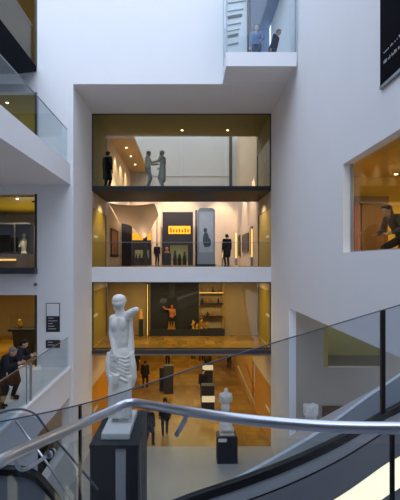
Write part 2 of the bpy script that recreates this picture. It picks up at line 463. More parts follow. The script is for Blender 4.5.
def downlight(x, y, z, label, group=None):
    o = thing('downlight', label, 'light', (x, y, z), group)
    MB().lathe((x, y, z), [(.075, -.03), (.075, 0), (.05, 0), (.05, -.03)]).build('trim_ring', M_FRAME, o, smooth=False)
    MB().lathe((x, y, z), [(.048, -.045), (.048, -.01)]).build('lens', M_LAMP, o)
    return o
downlight(-.2, 25.2, 14.97, 'left one of two small ceiling lights behind the top glass wall')
downlight(2.1, 25.2, 14.97, 'right one of two small ceiling lights behind the top glass wall')
for i, (y, t) in enumerate(((29.6, 'nearest'), (32.0, 'middle'), (34.7, 'farthest'))):
    downlight(-3.53, y, 15.1, '%s of three spotlights in the tan ceiling strip' % t, 'spotlights along the upper left corridor')
    spot((-3.53, y, 15.0), (-4.23, y + .6, 12), 220, WARM, 90)
pl = P(13.5, 102, 20.6); downlight(pl.x, 6.36 * 500 / 160, 14.66, 'round ceiling light in the left opening above the white balcony')
downlight(-6.72, 2.55 * 500 / 64 * 1.0, 10.85, 'round ceiling light in the left second-floor gallery')

def area(loc, sx, sy, energy, color):
    o = lamp('AREA', loc, energy, color, shape='RECTANGLE', size=sx, size_y=sy); return o
# ground gallery
for y, e in ((25, 150), (30, 190), (36, 150), (42, 80)): area((0, y, L1 - .34), 5, 1.2, e, (1, .77, .34))
area((-7, 33, L1 - .34), 1, 6, 60, GOLD); area((7, 33, L1 - .34), 1, 6, 60, GOLD)
# first-floor gallery
area((0, 24.6, L2 - .72), 6.5, 1.0, 190, (1, .82, .48))
area((0, 28, L2 - .72), 3.5, 1.0, 110, (1, .74, .36))
# second-floor gallery spots
for x, y, tx, ty, tz, e in ((-2.2, 27.5, XL, 30, 10.5, 500), (2.4, 28, XR, 29, 9.8, 350), (2.2, 32, XR, 33, 9.8, 350), (-1.2, 34.5, -.6, 38, 11, 450), (2.6, 36, 2.6, 38, 10, 300), (-3, 35, -3.5, 38, 10.5, 300)):
    spot((x, y, 14.5), (tx, ty, tz), e * 2.6, PEACH, 60)
spot((-2.6, 31, 8.6), (-3.0, 30.0, 11.5), 110, PEACH, 140, 1.0)
for x_, t_ in ((-3, XL), (2.6, XR)): spot((x_, 24.6, 11.4), (t_, 24.6, 9.2), 160, (1, .82, .46), 100)
spot((.8, 24.0, 11.4), (1.1, 27.6, 9.6), 260, (.95, .95, 1), 60)
# third-floor bay, small
for x in (-.2, 2.1): spot((x, 25.2, 14.9), (x, 25.0, 11), 120, WARM, 80)
# left galleries
area((-8.5, 22, 7.0), 4, 2, 100, (1, .76, .28))
spot((-6.72, 20.0, 10.75), (-7.5, 22.5, 8.1), 260, WARM, 120)
spot((-7.4, 23.0, 8.5), (-7.4, 22.5, 10.8), 200, (1, .85, .5), 140)
spot((-7.4, 23.0, 12.0), (-7.4, 22.5, 14.5), 110, (1, .9, .72), 140)
spot((-7.2, 20.0, 14.55), (-7.5, 22.5, 11.7), 90, (1, .86, .66), 120)
area((-8.5, 22, 18.5), 3, 2, 40, WARM)
# room behind right window
spot((6.26, 14.6, 10.88), (6.0, 13.6, 8.1), 420, (1, .83, .42), 160, 1.0)
downlight(6.26, 14.9, 10.95, 'small ceiling light seen through the right window')
spot((6.4, 10.5, 10.9), (6.4, 12.5, 8.1), 230, (1, .83, .42), 150, 1.0)
area((6.5, 20, 7.7), 2, 1.4, 14, WARM)

# skylight over the hall, one over the gallery shaft
W = bpy.data.worlds.new('World'); SC.world = W; W.use_nodes = True
bg = W.node_tree.nodes['Background']; bg.inputs[0].default_value = (.68, .79, 1.0, 1); bg.inputs[1].default_value = 2.1
po = lamp('AREA', (-4, 7, TOP), 1, (1, 1, 1), shape='RECTANGLE', size=16, size_y=24); po.data.cycles.is_portal = True
po = lamp('AREA', (0, 32, 18.6), 1, (1, 1, 1), shape='RECTANGLE', size=9, size_y=12); po.data.cycles.is_portal = True

sun = lamp('SUN', (0, -2, 24), 1.45, (.80, .87, 1.0), angle=math.radians(60))
sun.rotation_euler = V((.05, .75, -1)).to_track_quat('-Z', 'Y').to_euler()
# ================================================================== CAMERA
cam = bpy.data.cameras.new('camera'); co = bpy.data.objects.new('camera', cam); COL.objects.link(co)
co.location = (0, 0, EZ); co.rotation_euler = (math.radians(90), 0, 0)
cam.sensor_fit = 'VERTICAL'; cam.sensor_height = 24; cam.lens = 24 * F / 500
cam.shift_x = (200 - CX) / 500; cam.shift_y = (CY - 250) / 500
cam.clip_start = .05; cam.clip_end = 200
SC.camera = co
#==PART2==
# ================================================================== STAIR AND BALUSTRADES
# flight across the picture: glass on its near edge, pale upstand on its far edge
NEAR = [(-60, 548, 4.3), (0, 540, 4.32), (80, 530, 4.4), (140, 515, 4.45), (190, 496, 4.5), (240, 479, 4.5), (290, 460, 4.55), (340, 437, 4.85), (383, 412.5, 5.35), (400, 404, 5.5), (450, 374, 5.8)]
FAR = [(-60, 560, 5.5), (0, 556, 5.52), (80, 545, 5.55), (140, 528, 5.6), (200, 500, 5.65), (240, 478, 5.75), (282, 455, 5.9), (322, 431, 6.1), (366, 399, 6.4), (400, 376, 6.7), (450, 342, 7.0)]
TOPG = [(-60, 434.5, 4.3), (0, 422, 4.32), (80, 405, 4.4), (140, 386.5, 4.45), (190, 369.5, 4.5), (240, 353.5, 4.5), (290, 338, 4.55), (340, 323, 4.85), (383, 310, 5.35), (400, 305, 5.5), (450, 289, 5.8)]
N_ = [P(*a) for a in NEAR]; F_ = [P(*a) for a in FAR]; T_ = [P(*a) for a in TOPG]
def refine(pts, k=6):
    out = []
    n = len(pts)
    for i in range(n - 1):
        p0, p1, p2, p3 = pts[max(i - 1, 0)], pts[i], pts[i + 1], pts[min(i + 2, n - 1)]
        for j in range(k):
            t = j / k
            out.append(.5 * ((2 * p1) + (p2 - p0) * t + (2 * p0 - 5 * p1 + 4 * p2 - p3) * t * t + (3 * p1 - p0 - 3 * p2 + p3) * t ** 3))
    out.append(pts[-1]); return out
NR, FR, TR = refine(N_), refine(F_), refine(T_)
def ribbon(mb, pts, z0, z1, off0, off1, mi=0):
    """solid strip following a path: from height z0 to z1, horizontally from off0 to off1 (towards +y)"""
    vs = []; fs = []
    for p in pts:
        for oy, z in ((off0, z0), (off1, z0), (off1, z1), (off0, z1)):
            vs.append((p.x, p.y + oy, p.z + z))
    n = len(pts)
    for i in range(n - 1):
        for k in range(4):
            k2 = (k + 1) % 4
            fs.append((i * 4 + k, i * 4 + k2, i * 4 + 4 + k2, i * 4 + 4 + k))
    fs.append((3, 2, 1, 0)); fs.append(tuple((n - 1) * 4 + k for k in range(4)))
    return mb.add(vs, fs, mi)
st = thing('staircase', 'grey curved staircase rising to the right behind the steel handrail', 'staircase', (.6, 5, 5.2))
ribbon(MB(), NR, -.075, .0, -.03, .06).build('glazing_channel', M_BLACK, st)
ribbon(MB(), NR, -.2, -.075, -.02, .06).build('upper_fascia', mat('light_grey_fascia', (176, 180, 188), .5, noise=.02), st)
ribbon(MB(), NR, -.225, -.2, -.005, .06).build('shadow_groove', M_BLACK, st)
M_FASC = mat('mid_grey_fascia', (132, 134, 142), .5, noise=.03)
ribbon(MB(), NR, -.56, -.225, -.02, .06).build('lower_fascia', M_FASC, st)
ribbon(MB(), NR, -.56 - .35, -.56, -.015, .06).build('lit_soffit_glow', M_CREAM, st)  # glowing strip stands in for the lit cream underside of the flight
ribbon(MB(), NR, -1.35, -.91, -.02, .06).build('bottom_fascia', M_FASC, st)
ribbon(MB(), FR, -.75, .0, 0, .08).build('far_upstand', mat('pale_grey_upstand', (186, 192, 198), .5, noise=.02), st)
tm = MB()
for i in range(1, len(NR) - 1, 2):
    a, b = NR[i], NR[min(i + 2, len(NR) - 1)]; c, d = FR[i], FR[min(i + 2, len(FR) - 1)]
    za = a.z - .45; zc = c.z - .45
    z = min(za, zc)
    tm.hexa([(a.x, a.y + .06, z - .2), (b.x, b.y + .06, z - .2), (d.x, d.y, z - .2), (c.x, c.y, z - .2)],
            [(a.x, a.y + .06, z), (b.x, b.y + .06, z), (d.x, d.y, z), (c.x, c.y, z)])
tm.build('treads', M_GREYP, st)
MB().box(-1.1, -.5, 4.5, 5.4, 0, 5.2).build('support_pier', M_GREYP, st)
# glass panels, split at the two dark joints
def gpanel(i0, i1):
    vs = []; fs = []
    idx = list(range(i0, i1 + 1))
    for i in idx:
        n, t = NR[i], TR[i]
        for q, oy in ((n, 0.0), (t, 0.0), (t, .014), (n, .014)): vs.append((q.x, q.y + oy, q.z))
    for j in range(len(idx) - 1):
        for k in range(4):
            k2 = (k + 1) % 4; fs.append((j * 4 + k, j * 4 + k2, j * 4 + 4 + k2, j * 4 + 4 + k))
    fs.append((3, 2, 1, 0)); fs.append(tuple((len(idx) - 1) * 4 + k for k in range(4)))
    MB().add(vs, fs).build('glass_panel', G_STAIR, st, smooth=False)
J80, J383 = 12, 48
gpanel(0, J80); gpanel(J80, J383); gpanel(J383, len(NR) - 1)
for j, w_, mj in ((J80, .010, M_BLACK), (J383, .02, M_BLACK)):
    n, t = NR[j], TR[j]
    MB().box(n.x - w_, n.x + w_, n.y - .02, n.y + .035, n.z, t.z).build('glass_joint', mj, st)
MB().tube([p + V((0, .007, 0)) for p in TR], .0065, 8).build('glass_edge', M_GREYD, st, smooth=True)

# our own balustrade: thick steel rail on brackets, glass below it
HR = [P(-90, 522, 1.45), P(-45, 490, 1.6), P(0, 461, 1.8), P(40, 442, 2.15), P(80, 424.5, 2.55), P(112, 410, 2.82), P(122, 405, 2.88), P(129, 403, 2.9), P(138, 403, 2.88), P(152, 405.5, 2.78), P(185, 411, 2.52), P(225, 417, 2.33), P(270, 422, 2.2), P(320, 426, 2.1), P(360, 427.5, 2.04), P(400, 428, 1.99), P(450, 428, 1.95)]
HRr = refine(HR, 4)
hb = thing('stair_balustrade', 'thick brushed steel handrail on a glass balustrade in the foreground', 'balustrade', (.2, 2.6, 6.6))
MB().tube(HRr, .025, 20).build('handrail', M_STEEL, hb, smooth=True)
GP = [p + V((0, .07, -.09)) for p in HRr]
def own(i0, i1):
    vs = []; fs = []
    idx = list(range(i0, i1 + 1))
    for i in idx:
        p = GP[i]
        for oy, z in ((0, 6.55), (0, p.z), (.012, p.z), (.012, 6.55)): vs.append((p.x, p.y + oy, z))
    for j in range(len(idx) - 1):
        for k in range(4):
            k2 = (k + 1) % 4; fs.append((j * 4 + k, j * 4 + k2, j * 4 + 4 + k2, j * 4 + 4 + k))
    fs.append((3, 2, 1, 0)); fs.append(tuple((len(idx) - 1) * 4 + k for k in range(4)))
    MB().add(vs, fs).build('glass_panel', G_CLEAR, hb)
kj = min(range(len(GP)), key=lambda i: abs(GP[i].x / GP[i].y * F + CX - 393))
kb = min(range(len(GP)), key=lambda i: abs(GP[i].x / GP[i].y * F + CX - 129))
own(0, kb); own(kb, kj); own(kj, len(GP) - 1)
g = GP[kj]; MB().box(g.x - .007, g.x + .007, g.y - .004, g.y + .016, 6.55, g.z + .04).build('glass_joint', M_BLACK, hb)
# brackets
a = P(187, 414, 2.5); b_ = P(185, 420, 2.52); c_ = P(177, 434, 2.6)
br = MB().tube([a, b_, (b_ + c_) / 2, c_], .013, 10).build('bracket', M_STEEL, hb, smooth=True)
MB().ell(c_, (.015, .01, .015)).build('fixing', M_STEEL, br, smooth=True)
a = P(15, 457, 1.97); b_ = P(18, 467, 2.0); c_ = P(26, 469, 2.05); d_ = P(48, 455, 2.2)
br = MB().tube(refine([a, b_, c_, d_], 5), .008, 10).build('bracket', M_STEEL, hb, smooth=True)
fx = MB()
ax = (d_ - c_).normalized()
for k, mi in ((0, 0), (1, 1), (2, 0)):
    fx.tube([d_ + ax * (.014 * k), d_ + ax * (.014 * k + .012)], .018, 16, mi)
fx.build('fixing', [M_STEEL, M_BLACK], br)
own_l = MB().box(-1.7, 2.6, -2.4, 3.1, 6.35, 6.55); struct(own_l.build('floor', M_GREYP))
# lower flight at bottom left: thin steel rail, curved dark rail, curved stringer
tag(MB().tube([P(16, 421, 3.6), P(45, 460, 3.45), P(76, 507, 3.3)], .008, 10).build('lower_rail', M_STEEL, smooth=True), 'thin straight steel rail slanting down at the bottom left', 'handrail')
tag(MB().tube(refine([P(-30, 425, 5.6), P(0, 413, 5.6), P(14, 409.5, 5.6), P(26, 410, 5.6), P(36, 415, 5.6), P(43, 424, 5.6), P(51, 434, 5.6), P(75, 462, 5.6), P(98, 490, 5.6)], 5), .013, 10).build('lower_handrail', M_GREYD, smooth=True),
    'dark curved handrail of the lower stair below the leaning visitors', 'handrail')
LS = refine([P(-40, 462, 3.9), P(-10, 467, 3.9), P(10, 468, 3.9), P(26, 470, 3.9), P(38, 476, 3.9), P(48, 487, 3.9), P(58, 500, 3.9), P(75, 525, 3.9)], 5)
ls = thing('lower_staircase', 'blue-grey curved stair stringer with black edge in the bottom left corner', 'staircase', (-1.2, 3.9, 5.4))
ribbon(MB(), LS, -.05, 0, -.03, .06).build('glazing_channel', M_BLACK, ls)
ribbon(MB(), LS, -1.1, -.05, -.01, .06).build('stringer', M_GREYP, ls)
ribbon(MB(), [p + V((0, .05, .0)) for p in LS], 0, .42, -.02, -.008).build('glass_panel', G_STAIR, ls)

MB().box(-1.35, -1.0, 3.9, 4.2, 0, 5.3).build('support_pier', M_GREYP, ls)
# ================================================================== FIGURES
def ik(a, b, l1, l2, pole):
    a, b = V(a), V(b); d = b - a; L = min(d.length, (l1 + l2) * .999)
    if d.length < 1e-6: d = V((0, 0, -1))
    u = d.normalized(); x = (l1 * l1 - l2 * l2 + L * L) / (2 * L)
    h = math.sqrt(max(l1 * l1 - x * x, 0)); pl_ = V(pole) - u * V(pole).dot(u)
    pl_ = pl_.normalized() if pl_.length > 1e-6 else u.orthogonal()
    return a + u * x + pl_ * h, a + u * L

SKINS = {}
def person(name, label, loc, rz=0.0, H=1.72, lean=0.0, hands=None, feet=None, hip=None, top=(30, 32, 40), bottom=(28, 28, 32), hair=(40, 32, 26), coat=0.0,
           vox=.016, group=None, hairlong=False, headturn=0.0, headpitch=0.0, skin=(206, 160, 132), bulk=0.0):
    """figure facing -y in its own frame"""
    s = H / 1.72
    o = thing(name, label, 'person', loc, group, rz)
    T = lambda p: V(p) * s
    hipz = .93 if hip is None else hip
    A = rot_between(lean, 'X')
    pel = V((0, 0, hipz))
    up = lambda p: pel + A @ (V(p) - V((0, 0, .93)))
    sh = {k: up((k * .19, 0, 1.42)) for k in (-1, 1)}
    neck = up((0, -.01, 1.47)); hd = up((0, -.03, 1.615))
    HR_ = rot_between(headturn, 'Z') @ rot_between(lean * .35 + headpitch, 'X')
    hp = lambda p: hd + HR_ @ V(p)
    hands = hands or {-1: (-.25, -.04, .82), 1: (.25, -.04, .82)}
    feet = feet or {-1: (-.1, -.02, .08), 1: (.1, .03, .08)}
    body = MB(); tp = MB(); bt = MB(); shoes = []
    def torso(mb, g):
        mb.ell(T(up((0, 0, 1.27))), T((.165 + g, .11 + g, .2 + g)), rot=A)
        mb.ell(T(up((0, .005, 1.08))), T((.145 + g, .1 + g, .17 + g)), rot=A)
        mb.cap(T(up((-.13, .01, 1.4))), T(up((.13, .01, 1.4))), (.065 + g) * s)
    torso(body, 0); torso(tp, .022 + bulk)
    for mb, g in ((body, 0), (bt, .018)):
        mb.ell(T(pel), T((.165 + g, .115 + g, .13 + g)))
    tp.ell(T(up((0, 0, .97))), T((.18, .13, .12)), rot=A)
    body.cap(T(neck), T(hp((0, .01, -.08))), .055 * s, .05 * s)
    # head with face
    body.ell(T(hd), T((.076, .096, .115)), rot=HR_)
    body.ell(T(hp((0, -.035, -.07))), T((.05, .055, .05)), rot=HR_)
    body.cap(T(hp((0, -.092, .012))), T(hp((0, -.112, -.022))), .01 * s, .016 * s)
    for k in (-1, 1):
        body.ell(T(hp((k * .078, .008, -.005))), T((.012, .022, .034)), rot=HR_)
        body.ell(T(hp((k * .032, -.086, .03))), T((.022, .014, .01)), rot=HR_)
    body.cap(T(hp((-.02, -.09, -.055))), T(hp((.02, -.09, -.055))), .011 * s)
    for k in (-1, 1):
        h = V(hands[k])
        el, h = ik(sh[k], h, .29, .26, (k * .6, .7, -.25))
        for mb, g in ((body, 0), (tp, .02 + bulk)):
            mb.cap(T(sh[k]), T(el), (.052 + g) * s, (.042 + g) * s)
            mb.cap(T(el), T(h if mb is body else el + (h - el) * .93), (.041 + g) * s, (.028 + g * .8) * s)
        d = (h - el).normalized(); sd = d.cross(V((0, -1, .3))).normalized()
        nrm = sd.cross(d)
        body.cap(T(h), T(h + d * .07), .03 * s, .034 * s)
        for q, ln in ((-1.5, .062), (-.5, .075), (.5, .078), (1.5, .066)):
            f0 = h + d * .085 + sd * q * .02; f1 = f0 + d * ln * .6 + nrm * .012; f2 = f1 + d * ln * .4 + nrm * .03
            body.tube([T(f0 - d * .03), T(f0), T(f1), T(f2)], [.011 * s, .0105 * s, .01 * s, .008 * s], 8)
        t0 = h + d * .025 + sd * k * .03; body.tube([T(t0), T(t0 + d * .035 + sd * k * .025 + nrm * .01), T(t0 + d * .07 + sd * k * .025 + nrm * .02)], [.014 * s, .012 * s, .009 * s], 8)
    for k in (-1, 1):
        hp_ = pel + V((k * .09, 0, -.03)); ft = V(feet[k])
        kn, ft = ik(hp_, ft, .43, .43, (k * .1, -1, .1))
        for mb, g in ((body, 0), (bt, .02)):
            mb.cap(T(hp_), T(kn), (.08 + g * .7) * s, (.056 + g) * s)
            mb.cap(T(kn), T(ft if mb is body else ft + V((0, 0, .03))), (.054 + g) * s, (.036 + g * 1.3) * s)
        body.cap(T(ft + V((0, .02, -.03))), T(ft + V((0, -.13, -.045))), .035 * s, .03 * s)
        so = MB(); shoes.append(so); so.cap(T(ft + V((0, .03, -.033))), T(ft + V((0, -.14, -.043))), .047 * s, .037 * s)
        if coat:
            tp.cap(T(hp_ + V((0, .01, 0))), T(hp_ * (1 - coat) + V((ft.x, ft.y * .3, ft.z)) * coat), .115 * s, .12 * s)
    ms = mat('skin_%d_%d_%d' % skin, skin, .55, noise=.03)
    body.build('body', ms, o, local=True, remesh=vox * .75, sm=1)
    tp.build('coat' if coat else 'top', mat('cloth_%d_%d_%d' % top, top, .9, noise=.12, scale=14), o, local=True, remesh=vox, sm=2)
    bt.build('trousers', mat('cloth_%d_%d_%d' % bottom, bottom, .9, noise=.12, scale=14), o, local=True, remesh=vox, sm=2)
    for so in shoes: so.build('shoe', mat('shoe_leather', (26, 24, 24), .5), o, local=True, remesh=vox, sm=1)
    hm = MB()
    hm.ell(T(hp((0, .022, .03))), T((.088, .098, .102)), rot=HR_)
    for k in (-1, 1): hm.cap(T(hp((k * .07, .035, .02))), T(hp((k * .062, .055, -.05))), .028 * s)
    hm.cap(T(hp((-.05, -.06, .085))), T(hp((.05, -.065, .08))), .028 * s)
    if hairlong:
        hm.ell(T(hp((0, .065, -.08))), T((.09, .05, .13)), rot=HR_)
    hm.build('hair', mat('hair_%d_%d_%d' % hair, hair, .8, noise=.15, scale=30), o, local=True, remesh=vox * .75, sm=2)
    return o

deg = math.radians
# the two visitors leaning at the left balustrade (facing +x into the hall)
person('person', 'dark-haired person in a dark jacket leaning on the left glass balustrade', (-4.96, 14.35, L1), deg(90), 1.76, 24,
       hands={-1: (-.12, -.5, 1.2), 1: (.16, -.52, 1.2)}, top=(30, 32, 42), bottom=(26, 25, 28), hair=(24, 20, 20), vox=.013, bulk=.02, coat=.5, headpitch=8)
person('person', 'grey-haired person in a dark coat leaning nearest on the left balustrade', (-4.98, 13.45, L1), deg(80), 1.72, 28,
       hands={-1: (-.1, -.52, 1.2), 1: (.2, -.5, 1.2)}, top=(26, 27, 34), bottom=(24, 24, 28), hair=(128, 124, 112), vox=.013, bulk=.025, coat=.6, headpitch=14)
# top bridge
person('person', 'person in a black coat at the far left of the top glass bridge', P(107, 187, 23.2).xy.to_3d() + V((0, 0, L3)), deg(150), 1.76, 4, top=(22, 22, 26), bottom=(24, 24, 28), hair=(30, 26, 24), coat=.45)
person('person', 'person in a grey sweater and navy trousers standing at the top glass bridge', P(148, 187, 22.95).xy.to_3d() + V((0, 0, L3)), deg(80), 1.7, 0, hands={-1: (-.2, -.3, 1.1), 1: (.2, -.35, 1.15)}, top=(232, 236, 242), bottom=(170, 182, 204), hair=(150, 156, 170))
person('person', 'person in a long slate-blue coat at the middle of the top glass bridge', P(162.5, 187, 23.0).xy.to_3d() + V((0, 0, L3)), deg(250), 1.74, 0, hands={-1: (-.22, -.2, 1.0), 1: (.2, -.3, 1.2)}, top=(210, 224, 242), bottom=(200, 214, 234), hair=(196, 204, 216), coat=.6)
# second floor
person('person', 'person in black standing before the pictures on the second floor', P(227, 262, 27.6).xy.to_3d() + V((0, 0, L2)), deg(200), 1.74, 0, top=(24, 22, 24), bottom=(26, 24, 26), hair=(30, 24, 20), coat=.4)
person('person', 'small distant person in dark clothes beside the dark portal', P(157, 262, 35).xy.to_3d() + V((0, 0, L2)), deg(20), 1.5, 0, top=(26, 24, 28), bottom=(24, 24, 28), hair=(28, 22, 20))
# ground floor
def gp(px, py): Y = F * EZ / (py - CY); return P(px, py, Y)
for px, py, lab, tp_, rz in ((145, 388, 'distant person in black walking on the wooden floor, left of the slim plinths', (18, 18, 20), 170),
                         (165, 435, 'person in a dark jacket on the wooden floor above the rail bracket', (26, 30, 40), 185),
                         (149, 446, 'person in dark clothes close to the big statue plinth', (34, 36, 44), 150)):
    q = gp(px, py); q.z = 0
    person('person', lab, q, deg(rz), 1.78, 3, top=tp_, bottom=(24, 26, 34), hair=(28, 24, 22), coat=.2, feet={-1: (-.1, -.16, .08), 1: (.1, .16, .1)})
for px, Y, lab, tp_ in ((167.5, 40, 'distant person in black half hidden under the first-floor slab, left of centre', (20, 18, 18)), (203, 30.5, 'person in dark brown standing just left of the labelled plinths', (30, 20, 18)), (136.5, 38, 'distant person in black near the left ochre wall under the slab', (20, 18, 20)), (229, 39, 'distant person in black near the slanting poles', (22, 20, 20)), (193, 43, 'distant person in brown farthest back under the slab', (46, 30, 22)), (201, 42, 'distant person in dark red farthest back under the slab', (60, 26, 22))):
    person('person', lab, (P(px, 0, Y).x, Y, 0), deg(10), 1.72, 0, top=tp_, bottom=(24, 22, 24), hair=(28, 22, 18))
# bay window
person('person', 'person in a patterned blue top standing in the top bay window', (P(256.5, 0, 17.9).x, 17.9, 15.16), deg(-10), 1.62, 0, hands={-1: (-.24, -.1, .85), 1: (.18, -.3, 1.0)}, top=(120, 136, 172), bottom=(70, 80, 104), hair=(92, 100, 120))
person('person', 'person in a dark navy jacket stooping in the top bay window', (P(272.5, 0, 17.9).x, 18.0, 15.16), deg(60), 1.5, 22, top=(44, 52, 72), bottom=(50, 58, 78), hair=(124, 116, 120), coat=.2)
# right window
person('person', 'person in a grey fleece resting on the sill of the right window', (4.86, 11.15, L2), deg(-75), 1.84, 34, hip=.72,
       hands={-1: (-.2, -.5, .78), 1: (.25, -.48, .8)}, feet={-1: (-.1, -.3, .08), 1: (.12, .1, .08)}, top=(74, 74, 82), bottom=(40, 40, 46), hair=(58, 48, 44), vox=.012, hairlong=True, coat=.05)

# ------------------------------------------------------------------ the big marble statue
def S(px, py, dy=0.0): return P(px, py, 8.0) + V((0, dy, 0))
PB = P(114, 445, 7.2); PX0, PX1 = P(90, 445, 7.2).x, P(138, 445, 7.2).x; PZ = PB.z
pt = thing('statue_plinth', 'tall blue-black plinth with a pale stripe under the large statue', 'plinth', ((PX0 + PX1) / 2, 8.0, 0))
pm = MB(); x1_, x2_ = P(115, 445, 7.2).x, P(126, 445, 7.2).x
pm.box(PX0, x1_, 7.2, 8.85, 0, PZ - .05); pm.box(x2_, PX1, 7.2, 8.85, 0, PZ - .05); pm.box(x1_, x2_, 7.24, 8.85, 0, PZ - .05)
pm.build('body', M_PLINTH, pt)
MB().box(x1_ + .005, x2_ - .005, 7.215, 7.24, 0, PZ - .05).build('front_strip', M_PSTRIP, pt)
MB().box(PX0 - .01, PX1 + .01, 7.19, 8.86, PZ - .05, PZ).build('top_slab', M_PLINTH, pt)
MB().box(PX1, PX1 + .012, 7.45, 7.6, 0, PZ - .06).build('side_strip', M_GREYP, pt)
sb0 = P(101, 440, 7.4); sb1 = P(129.5, 440, 7.4)
su = thing('statue', 'large white marble statue of a draped man seen from behind', 'statue', ((sb0.x + sb1.x) / 2, 8.0, PZ))
BT = PZ + .1
MB().box(sb0.x, sb1.x, 7.4, 8.6, PZ, BT).build('base', M_MARB, su, bevel=.015)
b = MB()
b.ell(S(119, 302), (.106, .125, .125))
b.ell(S(118.5, 304.5, .05), (.085, .08, .09)); b.ell(S(119.2, 299.3, -.01), (.112, .128, .085)); b.ell(S(119.5, 303.2, -.04), (.1, .1, .08))
hc = S(119, 302); fd = V((-.62, .78, 0)); sd_ = V((.78, .62, 0))
b.cap(hc + fd * .118 + V((0, 0, .02)), hc + fd * .142 + V((0, 0, -.03)), .013, .02)            # nose
b.ell(hc + fd * .085 + V((0, 0, -.1)), (.05, .05, .045))                                     # chin
b.cap(hc + fd * .112 + sd_ * .025 + V((0, 0, -.065)), hc + fd * .112 - sd_ * .025 + V((0, 0, -.065)), .014)
for k in (-1, 1):
    b.ell(hc + fd * .1 + sd_ * .042 * k + V((0, 0, .022)), (.026, .026, .014)); b.ell(hc + sd_ * .108 * k + V((0, 0, -.01)), (.022, .022, .036))
b.cap(S(119.5, 306), S(120, 315, 0), .066, .085)
b.cap(S(113.5, 319), S(126.5, 316.5), .075, .075)
b.ell(S(118.5, 325), (.155, .12, .19), rot=rot_between(-6, 'Y'))
b.ell(S(115.5, 325, -.07), (.07, .06, .12)); b.ell(S(122.5, 324, -.07), (.07, .06, .12))
b.ell(S(119.2, 334), (.15, .118, .17)); b.ell(S(119.5, 342), (.147, .115, .2)); b.cap(S(119.8, 318, -.1), S(119.6, 350, -.085), .03); b.ell(S(120, 354), (.17, .14, .17))
b.cap(S(126, 316), S(132, 312, -.03), .07, .062); b.cap(S(132, 312, -.03), S(136.5, 309.5, -.06), .058, .05)
b.cap(S(113, 319.5), S(112.3, 335, -.04), .064, .052)              # left upper arm
b.cap(S(112.3, 335, -.04), S(115.5, 351, -.14), .05, .038)
b.ell(S(116.5, 354, -.16), (.04, .035, .055))
for q in range(4): b.tube([S(115.3 + q * .75, 355, -.17), S(115.6 + q * .75, 357.5, -.18), S(116 + q * .7, 359, -.17)], .013, 8)
b.tube([S(118.6, 353.5, -.17), S(119.6, 356, -.19)], .014, 8)
b.cap(S(115.5, 358), S(114.8, 390), .115, .075); b.cap(S(114.8, 390), S(115, 420, .02), .075, .05)
b.cap(S(125, 358), S(125.5, 390), .115, .075); b.cap(S(125.5, 390), S(126, 420, -.02), .075, .05)
for fx_, dd in ((114.5, .0), (126, -.04)): b.cap(S(fx_, 421, dd - .05), S(fx_ - .6, 421.5, dd + .18), .045, .038)
b.build('figure', M_MARB, su, remesh=.013, sm=2)
bd = MB()
for k in range(24):
    pass
hbz = S(119.2, 300.4)
bd.tube([hbz + V((.107 * math.cos(t), .124 * math.sin(t), .012 * math.sin(t * 2))) for t in [2 * math.pi * i / 24 for i in range(25)]], .012, 8, cap=False)
bd.build('hair_band', M_MARB, su, smooth=True)
d = MB()
# cloth: a strip hanging from the raised shoulder, the roll around the hips, and the falling skirt
d.tube([S(129.5, 315, .03), S(130.5, 328, .02), S(130.8, 340, .01), S(130.5, 352, -.02)], [.045, .04, .05, .07], 10)
d.tube([S(127.8, 317, .05), S(128.6, 332, .04), S(128.5, 348, .0)], [.03, .035, .05], 10)
d.ell(S(121, 364), (.2, .182, .21)); d.ell(S(121, 380), (.185, .17, .24))
for i, (ya, yb, r) in enumerate(((349.5, 356, .013), (351, 360, .017), (353.5, 364, .02), (356, 367.5, .017), (359.5, 371, .02), (363, 374, .016), (367, 379, .02))):
    d.tube([S(110.2, ya + 2, .02), S(113, ya + 5, -.12), S(120, (ya + yb) / 2 + 2, -.165), S(127, yb, -.155), S(133, yb - 3 + i, -.06)], [r, r, r * 1.25, r, r], 10)
d.tube([S(110, 352, 0), S(109.2, 362, -.02), S(110, 374, -.04), S(112, 384, -.05)], [.05, .065, .06, .045], 10)
d.tube([S(131.5, 352, -.06), S(133, 364, -.08), S(133.6, 376, -.08), S(132.5, 386, -.06)], [.05, .06, .06, .035], 10)
d.tube([S(118, 372, -.18), S(117, 380, -.17), S(115, 388, -.13)], [.05, .05, .03], 10)
for k in range(9):
    x = 111.5 + k * 2.35
    d.tube([S(x + .6, 374, -.12), S(x, 395, -.13 + .02 * (k % 2)), S(x - .2, 416, -.11 + .03 * (k % 2))], [.035, .04, .042], 8)
d.ell(S(121, 396), (.16, .12, .3))
d.build('drapery', M_MARB, su, remesh=.011, sm=2)

# ------------------------------------------------------------------ small torso on its dark plinth
q = gp(227.5, 464); Yp = q.y
tp_ = thing('torso_plinth', 'dark plinth with a white label on the stone floor at centre', 'plinth', (q.x, Yp + .4, 0))
MB().box(q.x - .42, q.x + .42, Yp, Yp + .8, 0, 1.1).build('body', M_PLINTH, tp_, bevel=.01)
lb = P(222.5, 440.5, Yp - .012)
MB().box(lb.x - .17, lb.x + .17, Yp - .012, Yp, lb.z - .07, lb.z + .07).build('label', M_LABEL, tp_)
def TS(px, py, dy=0): return P(px, py, Yp + .4) + V((0, dy, 0))
ts = thing('torso_statue', 'white marble torso without head or arms on the small dark plinth', 'statue', (q.x, Yp + .4, 1.1))
t = MB(); s_ = (Yp + .4) / F
t.ell(TS(225.5, 398.5), (.235, .17, .28)); t.ell(TS(225.5, 408), (.2, .15, .3)); t.cap(TS(221.5, 395), TS(229.8, 395), .1)
t.cap(TS(220.8, 395.5), TS(220, 401), .085, .07); t.cap(TS(230.4, 395.5), TS(231, 400), .085, .07)
